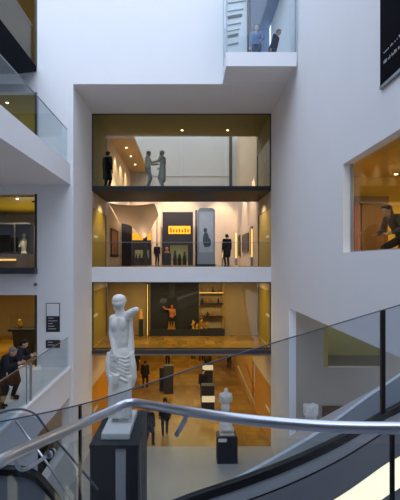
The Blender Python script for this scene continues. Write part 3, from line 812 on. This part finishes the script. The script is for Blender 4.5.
t.cap(TS(225.7, 393), TS(226, 389.7), .1, .08); t.ell(TS(222.8, 396.5, -.12), (.08, .06, .08)); t.ell(TS(228.2, 396.5, -.12), (.08, .06, .08))
t.ell(TS(225.5, 417), (.225, .18, .26)); t.ell(TS(225.5, 426), (.25, .2, .25)); t.cap(TS(222.5, 417), TS(222, 423), .11, .1); t.cap(TS(228.5, 417), TS(229, 423), .11, .1)
zb = 1.12
for k in range(7):
    a_ = k / 6.0
    t.tube([TS(221.5 + a_ * 8, 422, -.1), V((q.x - .25 + a_ * .5, Yp + .26 + .04 * (k % 2), zb + .13))], [.05, .06], 8)
t.ell(V((q.x, Yp + .42, zb + .2)), (.32, .26, .15)); t.ell(V((q.x, Yp + .42, zb + .3)), (.24, .2, .22))
t.build('figure', M_MARB, ts, remesh=.022, sm=1)
MB().box(q.x - .3, q.x + .3, Yp + .14, Yp + .68, 1.1, 1.15).build('base', M_MARB, ts)

# white bust in the lower right opening
bc = P(306.5, 412, 17.6)
bp_ = thing('bust_plinth', 'pale plinth inside the lower right opening', 'plinth', (bc.x + .2, 17.6, .02))
bz = bc.z - .36
MB().box(bc.x - .1, bc.x + .4, 17.35, 17.85, .02, bz).build('body', M_WALL, bp_)
bu = thing('marble_bust', 'white marble head lying low in the lower right opening', 'statue', (bc.x + .2, 17.6, bz))
m_ = MB(); c0 = V((bc.x + .15, 17.6, bz + .38))
m_.ell(c0, (.27, .26, .27)); m_.ell(c0 + V((-.1, -.1, -.08)), (.12, .12, .13)); m_.cap(c0 + V((-.2, -.12, -.02)), c0 + V((-.22, -.14, -.07)), .03, .04)
m_.cap(c0 + V((.05, 0, -.15)), V((bc.x + .15, 17.6, bz + .19)), .13, .16); m_.ell(V((bc.x + .16, 17.6, bz + .1)), (.22, .2, .08))
for k in range(14):
    a_ = k * .9; m_.ell(c0 + V((.19 * math.cos(a_), .2 * math.sin(a_), .14 + .05 * math.sin(k * 2.1))), .085, seg=10, rings=6)
m_.build('head', M_MARB, bu, remesh=.02, sm=1)
sbox('door_21', mat('brown_panel', (92, 52, 24), .5), 5.07, 5.9, OY1 - .06, OY1 + .015, .02, 2.95)

# ------------------------------------------------------------------ poster top right
po_ = thing('banner', 'tall black banner with small white writing on the upper right wall', 'banner', (XR - .02, 8.9, 11.7))
bx = XR - .045
MB().box(bx, XR - .002, 7.6, 9.74, 11.72, 17.0).build('sheet', mat('black_banner', (13, 13, 20), .9, noise=.1, spec=.05), po_)
MB().box(bx - .006, XR - .002, 7.6, 9.76, 11.66, 11.72).build('hem_bar', M_FRAME, po_)
y = 9.55; k = 0
for row, z in ((0, 12.28), (1, 12.08)):
    y = 9.55
    while y > 8.55:
        w_ = R.choice((.02, .03, .04)); h_ = R.choice((.03, .05, .06))
        MB().box(bx - .004, bx, y - w_, y, z, z + h_ * (1 if row else .7)).build('letter', M_SHELL, po_)
        y -= w_ + R.choice((.025, .03, .07))

# ------------------------------------------------------------------ direction sign on the left pier
def sp(px, py): return P(px, py, YW)
sg = thing('direction_sign', 'stack of white and black sign panels on the left white pier', 'sign', (sp(53, 348).x, YW, sp(53, 348).z))
for x0, y0, x1, y1, mm in ((46.3, 303, 60, 316, M_WALL), (46.3, 316, 60, 332, M_DARK), (47, 332, 60, 339.5, M_WALL), (46, 340, 60.2, 348, M_DARK)):
    a, b = sp(x0, y1), sp(x1, y0)
    pn = MB().box(a.x, b.x, YW - .03, YW - .004, a.z + .005, b.z - .005).build('panel', mm, sg)
    if mm is M_DARK:
        for r in range(5 if y1 - y0 > 10 else 2):
            zz = b.z - .09 - r * .1
            MB().box(a.x + .08, a.x + .08 + R.uniform(.15, .34), YW - .033, YW - .03, zz, zz + .022).build('text_line', M_SHELL, pn)
a, b = sp(46.3, 316), sp(60, 303)
fr = MB()
for q_ in ((a.x, a.x + .02, a.z, b.z), (b.x - .02, b.x, a.z, b.z), (a.x, b.x, b.z - .02, b.z)): fr.box(q_[0], q_[1], YW - .036, YW - .004, q_[2], q_[3])
fr.build('outline', M_DARK, sg)
sn = sp(35, 284.5); tag(MB().lathe((0, 0, 0), [(.05, 0), (.07, .02), (.07, .04)]).build('wall_sensor', M_GREYP, origin=(0, 0, 0)), 'small grey sensor on the white wall under the left gallery', 'sensor')
o = bpy.data.objects['wall_sensor']; o.location = (XP - .05, YW - .0, sn.z); o.rotation_euler = (math.radians(90), 0, 0)

# ================================================================== SECOND FLOOR DISPLAYS
def frame_on(x, y0, y1, z0, z1, side, label, inner):
    o = thing('picture', label, 'picture', (x, (y0 + y1) / 2, z0))
    xi = x + side * .06
    fm = MB()
    for q_ in ((y0, y1, z0, z0 + .12), (y0, y1, z1 - .12, z1), (y0, y0 + .12, z0, z1), (y1 - .12, y1, z0, z1)):
        fm.box(*sorted((x + side * .005, xi)), q_[0], q_[1], q_[2], q_[3])
    fm.build('frame', M_BLACK, o)
    MB().box(*sorted((x + side * .005, x + side * .03)), y0 + .1, y1 - .1, z0 + .1, z1 - .1).build('canvas', inner, o)
    return o
M_ART1 = mat('amber_artwork', (196, 130, 66), .6, noise=.5, scale=3, rgb2=(40, 26, 20))
M_ART2 = mat('dark_artwork', (96, 82, 62), .5, noise=.5, scale=3, rgb2=(18, 18, 20))
frame_on(XL, 28.0, 30.9, 8.6, 10.2, 1, 'amber dark-framed picture on the left second-floor wall', M_ART1)
frame_on(XR, 30.4, 33.6, 8.95, 10.1, -1, 'wide dark-framed picture on the right second-floor wall', M_ART2)
frame_on(XR, 28.6, 29.5, 8.75, 10.35, -1, 'narrow dark picture on the right second-floor wall nearest the door', M_ART2)
frame_on(XR, 35.0, 36.2, 8.7, 10.2, -1, 'small dark picture deepest along the right second-floor wall', M_ART2)
def cab(name, label, px0, px1, py0, Y, dep, inner=None, z0=L2):
    a, b = P(px0, py0, Y), P(px1, py0, Y)
    o = thing(name, label, 'display case', ((a.x + b.x) / 2, Y + dep / 2, z0))
    MB().box(a.x, b.x, Y, Y + dep, z0, a.z).build('body', M_DARK, o, bevel=.01)
    return o, a.x, b.x, a.z
cab('display_board', 'tall black display board at the left of the second floor', 121.5, 131.5, 223, 32, .5)
# dark case run with lit window
Yc = 34.0
o, xa, xb, zc = cab('display_case', 'long dark display case with a lit window behind the black board', 131.5, 151, 244, Yc, .5)
a, b = P(135, 262.5, Yc), P(149, 250, Yc)
MB().box(a.x, b.x, Yc - .03, Yc, a.z + .3, b.z).build('lit_back', mat('case_backlight', (120, 116, 84), .6, emit=((150, 140, 90), .35)), o)
MB().box(a.x, b.x, Yc - .06, Yc - .05, a.z + .3, b.z).build('pane', G_CLEAR, o)
for k in range(4):
    x = a.x + .1 + k * .24
    tag(MB().lathe((x, Yc - .14, zc * 0 + a.z + .3), [(.04, 0), (.07, .1), (.03, .2), (.045, .27), (.0, .3)], 10).build('figurine', M_BRONZE), 'small dark figurine along the second-floor case front', 'figurine', 'figurines in the long second-floor case')
MB().box(a.x - .05, b.x + .05, Yc - .3, Yc, L2, a.z + .3).build('shelf', M_DARK, o)
cab('display_pillar', 'slim dark pillar in front of the long case', 143, 147, 230, 33.3, .25)
a, b = P(131, 246, 34.6), P(151, 233, 34.6)
o = thing('backlit_panel', 'yellow backlit panel above the long dark case', 'panel', ((a.x + b.x) / 2, 34.6, a.z))
MB().box(a.x, b.x, 34.6, 34.7, a.z + .4, b.z).build('face', M_ORANGE, o); MB().box(a.x, b.x, 34.55, 34.75, L2, a.z + .4).build('lower_board', M_DARK, o)
# portal
Yq = 36.5
o = thing('portal', 'large black portal with a yellow panel at the back of the second floor', 'portal', (P(177.5, 0, Yq).x, Yq, L2))
a, b = P(162.5, 212, Yq), P(193, 212, Yq); ia, ib = P(170, 245, Yq), P(188, 245, Yq)
pm = MB(); pm.box(a.x, ia.x, Yq, Yq + .5, L2, a.z); pm.box(ib.x, b.x, Yq, Yq + .5, L2, a.z); pm.box(ia.x, ib.x, Yq, Yq + .5, ia.z, a.z)
pm.build('surround', M_DARK, o)
c, e = P(168.5, 234, Yq), P(190.5, 226, Yq)
MB().box(c.x, e.x, Yq - .04, Yq, c.z, e.z).build('backlit_panel', M_ORANGE, o)
fz = MB()
for k in range(7):
    x = c.x + .18 + k * (e.x - c.x - .36) / 6
    fz.box(x - .05, x + .05, Yq - .05, Yq - .04, c.z + .12, e.z - R.uniform(.12, .3))
fz.build('frieze_marks', mat('brown_frieze', (150, 88, 26), .7), o)
MB().box(ia.x, ib.x, Yq + .42, Yq + .5, L2 + .3, ia.z).build('niche_back', mat('green_backlight', (126, 122, 90), .6, emit=((150, 146, 96), .3)), o)
for k, (px, h, mm) in enumerate(((175, .95, M_DARK), (179.5, .7, M_BRONZE), (184.5, .85, M_BRONZE))):
    x = P(px, 0, Yq).x
    tag(MB().lathe((x, Yq + .2, L2), [(.14, 0), (.14, .5), (.08, .52), (.13, .62), (.06, h - .05), (.09, h), (.03, h + .14)], 14).build('vase', mm), 'dark vase-shaped object in the portal, %s' % ('at left', 'at centre', 'at right')[k], 'vase')
x = P(166.7, 0, 35).x
o = thing('pedestal', 'dark pedestal with a pale bust left of the portal opening', 'plinth', (x, 35, L2)); MB().box(x - .3, x + .3, 34.8, 35.3, L2, 8.9).build('body', M_DARK, o)
m_ = MB(); m_.ell((x, 35.05, 9.2), (.12, .13, .16)); m_.cap((x, 35.05, 9.08), (x, 35.05, 8.98), .07, .1); m_.ell((x, 35.05, 8.97), (.2, .14, .09))
tag(m_.build('bust', M_TERRA, remesh=.025), 'small warm bust on the pedestal before the portal', 'bust')
# pilasters
for px0, px1, nm in ((152.5, 156.5, 'left'), (157.5, 161.5, 'right')):
    a, b = P(px0, 203, 37.4), P(px1, 203, 37.4)
    o = thing('pilaster', '%s one of two pale pilasters left of the black portal' % nm, 'pilaster', ((a.x + b.x) / 2, 37.4, L2))
    MB().box(a.x, b.x, 37.4, 37.84, L2, 12.6).build('shaft', M_WARM, o)
    MB().box(a.x - .04, b.x + .04, 37.35, 37.845, L2, L2 + .3).build('base', M_WARM, o)
# tall blue-grey case
Yt = 27.6
a, b = P(197.5, 208, Yt), P(215, 208, Yt)
o = thing('tall_display_case', 'tall blue-grey case with chamfered top at the second-floor glass', 'display case', ((a.x + b.x) / 2, Yt + .3, L2))
ch = .14
MB().prism([(a.x, L2), (b.x, L2), (b.x, a.z - ch), (b.x - ch, a.z), (a.x + ch, a.z), (a.x, a.z - ch)], 'y', Yt, Yt + .6).build('body', M_BLUEG, o, bevel=.01)
MB().box(a.x + .1, b.x - .1, Yt - .012, Yt, L2 + .75, a.z - .2).build('front_image', mat('pale_blue_print', (176, 188, 204), .5, noise=.12, scale=2.5), o)
fg = MB(); cx = (a.x + b.x) / 2
fg.ell((cx - .02, Yt - .014, L2 + 1.45), (.17, .012, .42)); fg.ell((cx - .05, Yt - .014, L2 + 1.97), (.1, .012, .13)); fg.ell((cx + .12, Yt - .014, L2 + 1.3), (.15, .012, .25))
fg.build('printed_figure', mat('teal_print', (62, 84, 98), .6, noise=.15), o, smooth=True)
MB().box(a.x - .03, b.x + .03, Yt - .03, Yt + .63, L2, L2 + .1).build('base', M_DARK, o)
MB().box(a.x - .12, a.x - .02, Yt + .1, Yt + .6, L2, a.z - .1).build('side_frame', M_BLACK, o)
for px, w_, top_, mm, lab in ((236, .12, 232, M_STRIP, 'glowing strip beside the person in black on the second floor'), (222.5, .05, 240, M_STRIP, 'thin glowing strip right of the tall blue-grey case'), (253.2, .1, 228, M_STRIP, 'glowing strip by the right second-floor door')):
    Y = 37.2 if px == 236 else (31 if px < 230 else 28.3); x = P(px, 0, Y).x; zt = P(0, top_, Y).z
    o = thing('light_strip', lab, 'light', (min(x, XR - .1), Y, L2)); x = min(x, XR - .1)
    MB().box(x - w_ / 2 - .02, x + w_ / 2 + .02, Y, Y + .08, L2, zt).build('housing', M_FRAME, o); MB().box(x - w_ / 2, x + w_ / 2, Y - .01, Y, L2 + .5, zt - .05).build('diffuser', mm, o)
# hanging pale canopy
cp = MB(); nx, ny = 14, 10; vs = []; fs = []
for j in range(ny + 1):
    for i in range(nx + 1):
        u = i / nx; w_ = j / ny
        x = XL + .05 + u * 2.45; y = 27.2 + w_ * 4.3
        z = 11.45 - .12 * math.sin(u * 3) - (w_ ** 1.3) * (.7 + .85 * math.exp(-((u - .62) / .22) ** 2)) + (.5 * max(0, u - .75) / .25) * w_
        vs += [(x, y, z)]
n0 = len(vs); vs += [(x, y, z + .05) for x, y, z in vs]
W1 = nx + 1
for j in range(ny):
    for i in range(nx):
        q_ = (j * W1 + i, j * W1 + i + 1, (j + 1) * W1 + i + 1, (j + 1) * W1 + i); fs.append(q_[::-1]); fs.append(tuple(k + n0 for k in q_))
cp.add(vs, fs); tag(cp.build('fabric_canopy', mat('cream_fabric', (232, 218, 200), .9, noise=.03), smooth=True), 'pale curved canopy hanging at the upper left of the second floor', 'canopy')

# ================================================================== FIRST FLOOR DISPLAYS
Yd = 26.72
a, b = P(150.5, 333, Yd), P(199, 333, Yd)
o = thing('display_board', 'large dark display board behind the first-floor glass', 'display wall', ((a.x + b.x) / 2, Yd + .3, L1))
MB().box(a.x, b.x, Yd + .0, Yd + .12, L1, 7.38).build('panel', mat('near_black_board', (34, 33, 36), .7, noise=.1), o)
tag(MB().box(a.x, b.x, Yd - .3, Yd - .005, L1, L1 + .345).build('display_bench', M_DARK), 'low dark bench along the foot of the dark display board', 'bench')
# torso with outstretched arm on gilded base
def D(px, py, dy=0): return P(px, py, Yd - .1) + V((0, dy, 0))
g0 = D(171.5, 330)
o = thing('gilded_pedestal', 'gold pedestal under the orange torso on the first floor', 'pedestal', (g0.x, g0.y, L1 + .35))
pm = MB().prism([(g0.x - .28, g0.z - .02), (g0.x + .28, g0.z - .02), (g0.x + .18, g0.z + .12), (g0.x + .14, g0.z + .5), (g0.x + .04, g0.z + .1), (g0.x, g0.z + .5), (g0.x - .06, g0.z + .1), (g0.x - .14, g0.z + .48), (g0.x - .18, g0.z + .12)], 'y', g0.y - .12, g0.y + .1)
pm.build('crown', M_GOLD, o); MB().box(g0.x - .2, g0.x + .2, g0.y - .15, g0.y + .12, L1 + .35, g0.z - .02).build('stem', M_DARK, o)
MB().box(g0.x - .02, g0.x + .02, g0.y + .02, g0.y + .06, g0.z + .1, D(0, 317).z).build('rod', M_BLACK, o)
t = MB(); t.ell(D(171.8, 311.5), (.14, .1, .18)); t.ell(D(171.8, 316), (.13, .09, .12)); t.ell(D(172, 306.3), (.07, .075, .085)); t.cap(D(172, 308), D(172, 307), .05)
t.cap(D(169.3, 309.5), D(165.5, 308.8, -.1), .055, .042); t.cap(D(165.5, 308.8, -.1), D(163.2, 306.5, -.15), .042, .03); t.cap(D(174.5, 309.5), D(175.3, 315), .055, .042)
ob_ = t.build('torso', M_TERRA, remesh=.02, sm=1); tag(ob_, 'orange terracotta torso with one outstretched arm in front of the dark board', 'statue')
# gilded statuettes
for k, (px, h) in enumerate(((193.2, .5), (197, .3), (201.3, .72), (206.5, .4))):
    c = D(px, 333); 
    t = MB(); z0 = L1 + (.35 if px < 199 else 0.36); t.lathe((c.x, c.y - .05, z0), [(.09, 0), (.09, .06), (.05, .08)], 12)
    t.cap((c.x, c.y - .05, z0 + .08), (c.x, c.y - .05, z0 + h * .6), .05, .07); t.ell((c.x, c.y - .05, z0 + h * .85), (.05, .05, .06))
    t.cap((c.x - .05, c.y - .05, z0 + h * .6), (c.x - .12, c.y - .1, z0 + h * .45), .025); t.cap((c.x + .05, c.y - .05, z0 + h * .6), (c.x + .1, c.y - .08, z0 + h * .8), .025)
    tag(t.build('statuette', M_GOLD, remesh=.018, sm=1), ('gold statuette leftmost of the row at the dark board edge', 'shortest gold statuette second from left', 'tallest gold statuette at the dark board edge', 'gold statuette rightmost of the row')[k], 'statuette')
# open shelving with objects
a, b = P(199.5, 333, Yd), P(224.5, 333, Yd)
o = thing('display_shelves', 'golden display shelves right of the dark board on the first floor', 'shelves', ((a.x + b.x) / 2, Yd + .25, L1))
MB().box(a.x, b.x, Yd + .38, Yd + .44, L1, 7.3).build('back', M_TAN, o)
zs = [L1 + .05, L1 + .95, L1 + 1.65, L1 + 2.2]
for z in zs[1:]: MB().box(a.x, b.x, Yd + .05, Yd + .38, z, z + .05).build('shelf', M_DARK, o)
MB().box(a.x, b.x, Yd - .25, Yd + .38, L1, L1 + .35).build('plinth_bench', M_DARK, o)
MB().box(b.x - .06, b.x, Yd + .02, Yd + .38, L1 + .35, 7.3).build('upright', M_GOLD, o)
MB().box(a.x, b.x, Yd + .04, Yd + .06, zs[3] + .05, zs[3] + .09).build('light_strip', M_STRIP, o)
names = ('lower', 'middle', 'upper')
for r, z in enumerate(zs[1:]):
    for k in range(4):
        x = a.x + .15 + k * .29; hh = R.uniform(.16, .34); rr = R.uniform(.05, .1)
        tag(MB().lathe((x, Yd + .2, z + .05), [(rr * .6, 0), (rr, hh * .4), (rr * .5, hh * .75), (rr * .65, hh)], 12).build('vessel', (M_GOLD, M_BRONZE, M_TERRA)[(r + k) % 3], smooth=True),
            'small vessel on the %s golden shelf, %s' % (names[r], ('far left', 'second from left', 'third from left', 'far right')[k]), 'vessel')
# golden figure on dark stand and light strips at left
c = P(141, 335, 26.4)
o = thing('lamp_stand', 'dark stand carrying a golden vessel left of the dark board', 'stand', (c.x, 26.4, L1))
MB().box(c.x - .11, c.x + .11, 26.3, 26.5, L1, P(0, 319, 26.4).z).build('post', M_DARK, o)
zz = P(0, 319, 26.4).z
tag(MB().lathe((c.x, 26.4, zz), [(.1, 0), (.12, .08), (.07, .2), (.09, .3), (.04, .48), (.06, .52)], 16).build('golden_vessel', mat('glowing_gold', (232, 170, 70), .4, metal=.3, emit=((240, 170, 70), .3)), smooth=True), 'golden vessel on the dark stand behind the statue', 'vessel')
for px, hh, lab in ((147.5, 7.2, 'tall glowing strip at the left edge of the dark display board'),):
    c = P(px, 0, 26.75)
    o = thing('light_strip', lab, 'light', (c.x, 26.75, L1)); MB().box(c.x - .06, c.x + .06, 26.75, 26.83, L1, hh).build('housing', M_DARK, o); MB().box(c.x - .02, c.x + .02, 26.74, 26.75, L1, hh - .1).build('diffuser', M_STRIP, o)

# ================================================================== GROUND FLOOR DISPLAYS
def gstand(px, py0, w_, top_, label, lab_z=None, extra=None):
    q = gp(px, py0); Y = q.y
    o = thing('display_plinth', label, 'plinth', (q.x, Y + .3, 0))
    z1 = P(0, top_, Y).z
    MB().box(q.x - w_, q.x + w_, Y, Y + w_ * 2, 0, z1).build('body', M_DARK, o, bevel=.01)
    if lab_z:
        a = P(0, lab_z, Y).z
        MB().box(q.x - w_ * .95, q.x + w_ * 1.05, Y - .05, Y - .01, a - .17, a + .17).build('label_panel', mat('lit_label', (250, 240, 205), .6, emit=((250, 238, 200), .5)), o)
    return o, q.x, Y, z1
gstand(208, 411, .36, 386, 'dark plinth with a lit label, nearer of two in line', 399)
o, x, Y, z1 = gstand(207.5, 384, .36, 364, 'dark plinth with a lit label, farther of two in line', 367.5)
tag(MB().lathe((x, Y + .36, z1), [(.2, 0), (.3, .2), (.28, .5), (.15, .62), (.2, .7)], 16).build('urn', M_BRONZE, smooth=True), 'brown urn on the farther labelled plinth', 'urn')
gstand(168.5, 394, .3, 366, 'slim dark plinth left of the labelled pair', None)
gstand(161.5, 391, .14, 368, 'narrow grey-dark post plinth farther left on the wooden floor', None)
# slanting white poles at the right
o = thing('slanted_frame', 'slanting white poles of an angular frame at the right on the wooden floor', 'frame', (P(256, 408, 28).x, 28, 0))
for (x0, y0, x1, y1, r, mm) in ((238, 366, 256.5, 408, .045, M_LABEL), (254.5, 361, 255.5, 398, .05, M_LABEL), (246, 364, 256, 396, .03, M_GOLD)):
    MB().tube([P(x0, y0, 28), P(x1, y1, 28)], r, 8).build('pole', mm, o)
p0 = P(256.3, 407.5, 28); MB().tube([(p0.x, 28, 0), (p0.x, 28, p0.z)], .05, 8).build('post', M_DARK, o)

# ================================================================== LEFT GALLERIES
o = thing('display_case', 'pale glass display case in the left second-floor gallery', 'display case', (-7.2, 20.3, L2))
MB().box(-9.5, -6.35, 20.3, 21.0, L2, L2 + .55).build('plinth', M_GREYP, o); MB().box(-9.5, -6.35, 20.9, 21.0, L2 + .55, L2 + 1.75).build('back', M_BLUEG, o)
MB().box(-9.5, -6.35, 20.3, 20.32, L2 + .55, L2 + 1.75).build('pane', G_CLEAR, o); MB().box(-9.5, -6.35, 20.3, 21.0, L2 + 1.75, L2 + 1.82).build('lid', M_GREYD, o)
MB().box(-9.5, -6.9, 20.27, 20.3, L2 + .28, L2 + .34).build('light_strip', M_STRIP, o)
MB().box(-6.98, -6.94, 20.28, 20.34, L2 + .55, L2 + 1.75).build('mullion', M_GREYD, o)
for k, (x, w_, h_) in enumerate(((-8.2, .25, .8), (-7.6, .28, .7), (-7.15, .13, .6))):
    tag(MB().box(x - w_, x + w_, 20.84, 20.89, L2 + .65, L2 + .65 + h_).build('panel_painting', M_ART2 if k else M_ART1), 'framed panel in the left gallery case, %s' % ('leftmost', 'middle', 'narrowest')[k], 'picture')
t = MB(); x, y, z = -6.68, 20.6, L2 + .55
t.lathe((x, y, z), [(.12, 0), (.12, .08)], 14); t.ell((x, y, z + .45), (.13, .1, .22)); t.ell((x, y, z + .76), (.075, .08, .1)); t.cap((x, y, z + .1), (x, y, z + .35), .09, .11); t.cap((x - .1, y, z + .55), (x - .18, y - .03, z + .3), .04)
tag(t.build('stone_figure', M_LABEL, remesh=.025, sm=1), 'pale stone figure at the right end of the left gallery case', 'statue')
tag(MB().box(-6.45, -6.2, 20.9, 21.15, 10.8, 10.85).build('ceiling_sensor', M_BLACK), 'small black fitting on the yellow ceiling of the left gallery', 'sensor')
# first floor left: table case
o = thing('table_case', 'dark tapering table case in the golden left first-floor gallery', 'display case', (-6.9, 21.6, L1))
MB().prism([(-7.35, L1), (-6.55, L1), (-6.4, L1 + .95), (-7.45, L1 + .95)], 'y', 21.4, 22.2).build('body', mat('olive_case', (74, 66, 26), .5), o)
MB().box(-7.6, -6.3, 21.3, 22.3, L1 + .95, L1 + 1.05).build('top', M_DARK, o)
MB().box(-7.5, -6.4, 21.3, 22.2, L1 + 1.05, L1 + 1.6).build('glass_cover', G_CLEAR, o)
tag(MB().lathe((-7.2, 21.7, L1 + 1.05), [(.1, 0), (.14, .15), (.06, .3), (.08, .38)], 14).build('gold_cup', M_GOLD, smooth=True), 'gold cup under the glass cover of the left table case', 'cup')
for k in range(3):
    o = thing('wall_light', 'warm wall light in the left first-floor gallery, %s' % ('left', 'middle', 'right')[k], 'light', (-7.9 + k * .55, 26.6, 6.4))
    MB().box(-8.0 + k * .55, -7.8 + k * .55, 26.55, 26.7, 6.4, 6.6).build('housing', M_DARK, o); MB().box(-7.98 + k * .55, -7.82 + k * .55, 26.5, 26.55, 6.25, 6.6).build('glow', M_STRIP, o)
# cafe things seen through the ground-floor opening at left
o = thing('counter', 'dark counter in the low left ground-floor opening', 'counter', (-5.6, 17.2, 0))
MB().box(-6.6, -4.75, 16.6, 17.9, 0, 1.9).build('body', M_DARK, o); MB().box(-6.7, -4.7, 16.5, 18, 1.9, 1.98).build('worktop', M_BRONZE, o)
for k, (y, r, mm) in enumerate(((16.75, .2, M_GOLD), (17.2, .16, M_BRONZE), (17.6, .22, M_GOLD))):
    tag(MB().lathe((-5.0, y, 1.98), [(r * .5, 0), (r, r * .6), (r * .9, r * 1.1), (r * .4, r * 1.5), (r * .5, r * 1.7)], 16).build('pot', mm, smooth=True), '%s round pot on the dark ground-floor counter' % ('nearest', 'middle', 'farthest')[k], 'pot')
area((-6.2, 16.5, 3.7), 1.5, 2, 25, WARM)
